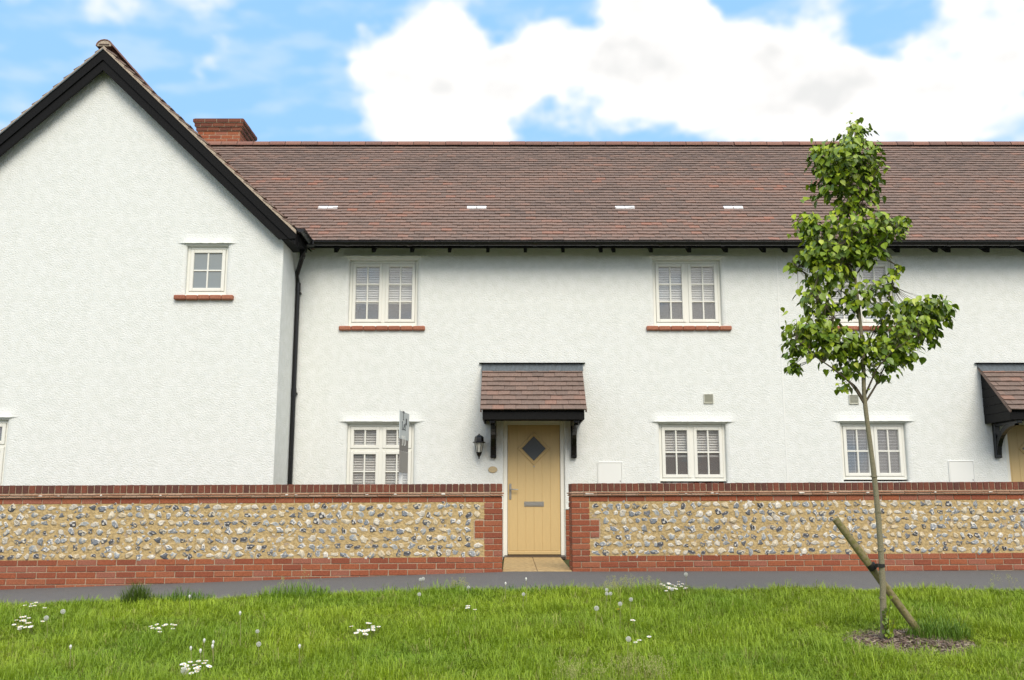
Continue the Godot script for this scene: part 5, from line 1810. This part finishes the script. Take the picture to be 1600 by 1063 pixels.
func flowers() -> void:
	daisies(40, 972, 22, 9, 20, "white daisy in the dense cluster nearest the sloping end of the wall")
	daisies(55, 944, 14, 5, 6, "white daisy in a small row at the pavement's edge")
	daisies(252, 980, 22, 8, 13, "white daisy in a loose cluster in the open lawn left of the bent stalks")
	daisies(572, 982, 20, 10, 18, "white daisy in the tight cluster out in the open grass")
	daisies(308, 1044, 24, 11, 18, "white daisy in the cluster under the group of bare stalks")
	daisies(1052, 912, 22, 6, 22, "white daisy in the cluster by the kerb next to seeding grass")
	daisies(730, 947, 16, 8, 5, "lone white daisy sunk in the grass in front of the gateway")
	daisies(1010, 985, 40, 20, 5, "scattered white daisy among the dandelion heads")
	var near := "round white dandelion seed head on a short stem in open grass"
	for q in [[98, 956, 40], [72, 966, 40], [402, 987, 30], [404, 1007, 30], [932, 951, 40], [986, 937, 40], [969, 944, 45], [982, 999, 55], [818, 929, 36]]: dandelion_clock(q[0], q[1], q[2], near, rr(0.65, 0.9))
	var edge := "white dandelion seed head on a tall stem by the pavement"
	for q in [[657, 906, 30], [661, 905, 32], [655, 929, 26], [732, 918, 26], [948, 928, 26], [954, 928, 24], [1072, 898, 40], [1050, 921, 22], [948, 922, 28]]: dandelion_clock(q[0], q[1], q[2], edge, rr(0.6, 0.85))
	dandelion_clock(288, 1049, 20, "large half-open dandelion head among the daisies under bare stalks", 1.1)
	for q in [[298, 1013, 40], [313, 1017, 36], [319, 1001, 42], [333, 1004, 44], [332, 1010, 40]]: spent_stalk(q[0], q[1], q[2], "bare pale flower stalk standing over a daisy cluster")
	spent_stalk(375, 958, 66, "tall straight bare flower stalk alone in the lawn")
	spent_stalk(110, 1011, 50, "single upright bare stalk in the lawn below the first daisies")
	for q in [[296, 932, 40], [468, 1010, 45], [822, 905, 45], [790, 912, 30]]: spent_stalk(q[0], q[1], q[2], "thin brownish flower stalk standing in the grass")
	var g := on_ground(966, 965)
	var head := P(966, 953, -g.z)
	var root := thing("dandelion_flower", g, "single yellow dandelion flower among the seed heads", "dandelion")
	var s := MB.new()
	stalk(s, g, head)
	part(root, "stem", s, M.stem)
	var f := MB.new()
	for k in 60:
		var a := k * 2.399963
		var r := 0.018 * sqrt(k / 60.0)
		var d := Vector3(cos(a), 0, sin(a))
		var e := Vector3(-sin(a), 0, cos(a)) * 0.002
		var y := 0.006 * (1.0 - k / 60.0)
		f.tri(head + d * r * 0.4 - e + Vector3(0, y, 0), head + d * r * 0.4 + e + Vector3(0, y, 0), head + d * (r + 0.003) + Vector3(0, y + 0.003, 0))
	part(root, "flower_head", f, M.yellow)
	var dark := Color(0.10, 0.20, 0.010)
	grass_tuft(212, 948, 0.13, 0.30, 420, Color(0.075, 0.13, 0.012), "tall dark grass tuft with brownish tips at the pavement's edge")
	grass_tuft(285, 940, 0.30, 0.19, 420, dark, "wide dark green grass tuft beside the tall brown-tipped one")
	grass_tuft(462, 938, 0.32, 0.22, 560, Color(0.15, 0.27, 0.012), "wide bright green grass tuft leaning over the pavement")
	grass_tuft(840, 925, 0.42, 0.13, 380, dark, "low leafy green tuft in front of the gateway")
	grass_tuft(1468, 1000, 0.24, 0.22, 520, Color(0.10, 0.195, 0.011), "dense dark grass tuft beside the foot of the stake")
	grass_tuft(1240, 925, 0.24, 0.10, 200, dark, "low dark weed tuft at the edge opposite the meter window")
	seeding_stalks(985, 935, 0.26, 0.20, 42, "pale seeding grass at the pavement's edge beside white daisies")
	seeding_stalks(715, 928, 0.14, 0.15, 14, "small pale seeding grass at the edge before the gate pier")
	seeding_stalks(960, 1085, 0.32, 0.22, 60, "pale yellow seeding grass in the open lawn")
	seeding_stalks(1575, 925, 0.10, 0.17, 6, "thin seeding grass by the wall's far end")
	seeding_stalks(450, 935, 0.15, 0.26, 5, "thin seed stalks rising from the wide bright tuft")

# ================================================================ ground, pavement, path
func ground() -> void:
	var xs := []
	var zs := []
	for q in [-160, -80, -40, -22, -14]: xs.append(float(q))
	for i in 73: xs.append(-9.0 + i * 0.25)
	for q in [14, 22, 40, 80, 160]: xs.append(float(q))
	for q in [-160, -80, -40, -24, -18, -14, -11, -9.6, -9.1]: zs.append(float(q))
	for i in 28: zs.append(-8.86 + i * 0.2)
	for q in [-2.5, -1.0, 1.0, 4.0, 10.0, 25.0, 60.0, 160.0]: zs.append(float(q))
	var st := SurfaceTool.new()
	st.begin(Mesh.PRIMITIVE_TRIANGLES)
	for i in xs.size() - 1:
		for k in zs.size() - 1:
			var V := func(a: int, b: int) -> Vector3: return Vector3(xs[a], ground_y(xs[a], zs[b]), zs[b])
			var p := [V.call(i, k), V.call(i + 1, k), V.call(i + 1, k + 1), V.call(i, k + 1)]
			for q in [0, 1, 2, 0, 2, 3]: st.add_vertex(p[q])
	st.index(); st.generate_normals()
	var o := MeshInstance3D.new()
	o.mesh = st.commit()
	o.material_override = M.soil
	put(o, self, "ground")
	tag(o, "grassy soil of the verge under the turf", "ground", "", "structure")
	# pavement
	var pm := MB.new()
	var x := -30.0
	while x < 30.0:
		var x2 := x + (0.5 if absf(x) < 10 else 2.0)
		var a := -11.32 - 0.0495 * (x - 0.3)
		var b := -11.32 - 0.0495 * (x2 - 0.3)
		pm.quad(Vector3(x, pave_y(x), -8.87), Vector3(x2, pave_y(x2), -8.87), Vector3(x2, pave_y(x2), b), Vector3(x, pave_y(x), a))
		pm.quad(Vector3(x, pave_y(x) - 0.12, -8.87), Vector3(x2, pave_y(x2) - 0.12, -8.87), Vector3(x2, pave_y(x2), -8.87), Vector3(x, pave_y(x), -8.87))
		x = x2
	var pv := part(self, "pavement", pm, M.asphalt)
	tag(pv, "grey asphalt pavement along the foot of the garden wall", "pavement", "", "structure")
	# path from the gateway to the door
	var bm := MB.new()
	bm.box(Vector3(-0.112, -0.15, -13.78), Vector3(0.716, -0.004, -11.235))
	var pt := part(self, "path", bm, M.mortar)
	tag(pt, "buff slab path leading through the gateway to the door", "path", "", "structure")
	for r in 5:
		var z1 := -11.225 - r * 0.512
		for k in 2:
			var x0 := -0.112 + k * 0.416
			var m := MB.new()
			m.cbox(Vector3(x0, -0.04, z1 - 0.504), Vector3(x0 + 0.410, 0.008 + rr(-0.001, 0.0015), z1), 0.004)
			part(pt, "paving_slab", m, M.slab)

# ================================================================ everything
func _ready() -> void:
	rng.seed = 20240
	fn.seed = 7; fn.frequency = 0.01; fn.noise_type = FastNoiseLite.TYPE_SIMPLEX_SMOOTH
	# camera
	var cam := Camera3D.new()
	cam.name = "camera"
	add_child(cam)
	cam.position = Vector3(0, CAMH, 0)
	cam.rotation_degrees = Vector3(PITCH, 0, 0)
	cam.keep_aspect = Camera3D.KEEP_HEIGHT
	cam.fov = rad_to_deg(2.0 * atan(531.5 / FOC))
	cam.near = 0.1
	cam.far = 600.0
	cam.current = true
	# sky and air
	var we := WorldEnvironment.new()
	we.name = "world_environment"
	var env := Environment.new()
	env.background_mode = Environment.BG_SKY
	var sky := Sky.new()
	var pan := PanoramaSkyMaterial.new()
	pan.panorama = make_sky()
	sky.sky_material = pan
	env.sky = sky
	env.background_energy_multiplier = 1.0
	env.tonemap_mode = Environment.TONE_MAPPER_LINEAR
	env.tonemap_exposure = 1.86
	env.sdfgi_enabled = true
	env.ssao_enabled = true
	env.ssil_enabled = true
	we.environment = env
	add_child(we)
	# thinly veiled sun
	var sun := DirectionalLight3D.new()
	sun.name = "sun"
	sun.rotation_degrees = ang_sun
	sun.light_energy = 0.5
	sun.light_angular_distance = 34.0
	sun.light_color = Color(1.0, 0.955, 0.88)
	sun.shadow_enabled = true
	add_child(sun)

	make_materials()
	make_small_meshes()
	ground()

	# windows of the terrace: frame rectangles from the photograph
	var two_by_three := [{"post": 0.5}, {"r": [0.0, 0.0, 0.5, 1.0], "cols": 2, "rows": 3}, {"r": [0.5, 0.0, 1.0, 1.0], "cols": 2, "rows": 3}]
	var two_by_two := [{"post": 0.5}, {"r": [0.0, 0.0, 0.5, 1.0], "cols": 2, "rows": 2}, {"r": [0.5, 0.0, 1.0, 1.0], "cols": 2, "rows": 2}]
	var rect := func(x0: float, x1: float, y0: float, y1: float) -> Rect2:
		var a := P(x0, (y0 + y1) * 0.5, 13.97)
		var b := P(x1, (y0 + y1) * 0.5, 13.97)
		var lo := P(800, y1, 13.97).y
		return Rect2(a.x, lo, b.x - a.x, P(800, y0, 13.97).y - lo)
	var u1: Rect2 = rect.call(546, 653, 408, 509)
	var u2: Rect2 = rect.call(1020.5, 1126, 408, 509)
	var u3: Rect2 = rect.call(1290, 1395.5, 408, 509)
	var g1: Rect2 = rect.call(542, 647, 662.5, 775)
	var g2: Rect2 = rect.call(1030, 1134, 663, 752.5)
	var g3: Rect2 = rect.call(1314.5, 1415.5, 662, 750)
	var sp := (P(600, 703, 13.97).y - g1.position.y) / g1.size.y
	var lights := [{"post": 0.5}, {"rail": sp}, {"r": [0.0, 0.0, 0.5, sp], "cols": 2, "rows": 2}, {"r": [0.5, 0.0, 1.0, sp], "cols": 2, "rows": 2}, {"r": [0.0, sp, 0.5, 1.0], "cols": 2, "rows": 1}, {"r": [0.5, sp, 1.0, 1.0], "cols": 2, "rows": 1}]
	var h1 := terrace("white rendered terraced house with yellow door, lantern and four windows", -3.345, 4.127, -6.3, [{"fr": u1, "upper": true, "sashes": two_by_three}, {"fr": u2, "upper": true, "sashes": two_by_three}, {"fr": g1, "upper": false, "sashes": lights}, {"fr": g2, "upper": false, "sashes": two_by_two}], 0.0,
		[524, 583, 643, 702, 762, 821, 880, 939.5, 959.5, 1018, 1078, 1135.5, 1195, 1229])
	add_door(h1, 0.0)
	add_canopy(h1, 0.0)
	add_vent(h1, 2.998 * 13.9 / 13.95, 2.351)
	add_meter(h1, 1.28, 1.66, 1.40)
	add_downpipe(h1)
	chimney(h1)
	var dx := 7.578
	var h2 := terrace("white rendered terraced house behind the young tree", 4.129, 12.6, 4.13, [{"fr": u3, "upper": true, "sashes": two_by_three}, {"fr": g3, "upper": false, "sashes": two_by_two}], dx,
		[1288, 1346, 1404.5, 1464, 1484, 1545, 1605])
	add_door(h2, dx)
	add_canopy(h2, dx)
	add_vent(h2, 5.213 * 13.9 / 13.95, 2.341)
	add_meter(h2, 6.55, 6.94, 1.42)
	var jb := MB.new()
	jb.cbox(Vector3(4.119, 0.7, -13.905), Vector3(4.139, 4.95, -13.895), 0.002)
	part(h2, "movement_joint", jb, M.white)
	gable_house()
	added_opposite_houses()
	print("houses built")

	garden_wall(-1, 6.7, "flint and brick garden wall between the gateway and the sloping pavement end, below the gable")
	garden_wall(1, 7.2, "flint and brick garden wall running from the gateway behind the young tree")

	blind(u1, -14.06, 0.66, 0.95, "half-lowered white blind in the upstairs window beside the downpipe")
	blind(u2, -14.06, 0.64, 0.95, "half-lowered white blind in the upstairs window above the square vent")
	blind(u3, -14.06, 0.96, 0.9, "white blind in the upstairs window behind the tree")
	blind(g1, -14.06, 0.97, 0.75, "white blind in the ground-floor window behind the estate board")
	blind(g2, -14.06, 0.58, 0.75, "half-lowered white blind in the ground-floor window below the square vent")
	blind(g3, -14.06, 0.97, 0.04, "open-slatted white blind in the ground-floor window behind the tree trunk", 0.046)
	lantern()
	plaque()
	sale_board()
	tree()
	stake()
	mulch()
	lawn()
	flowers()
	print("done")
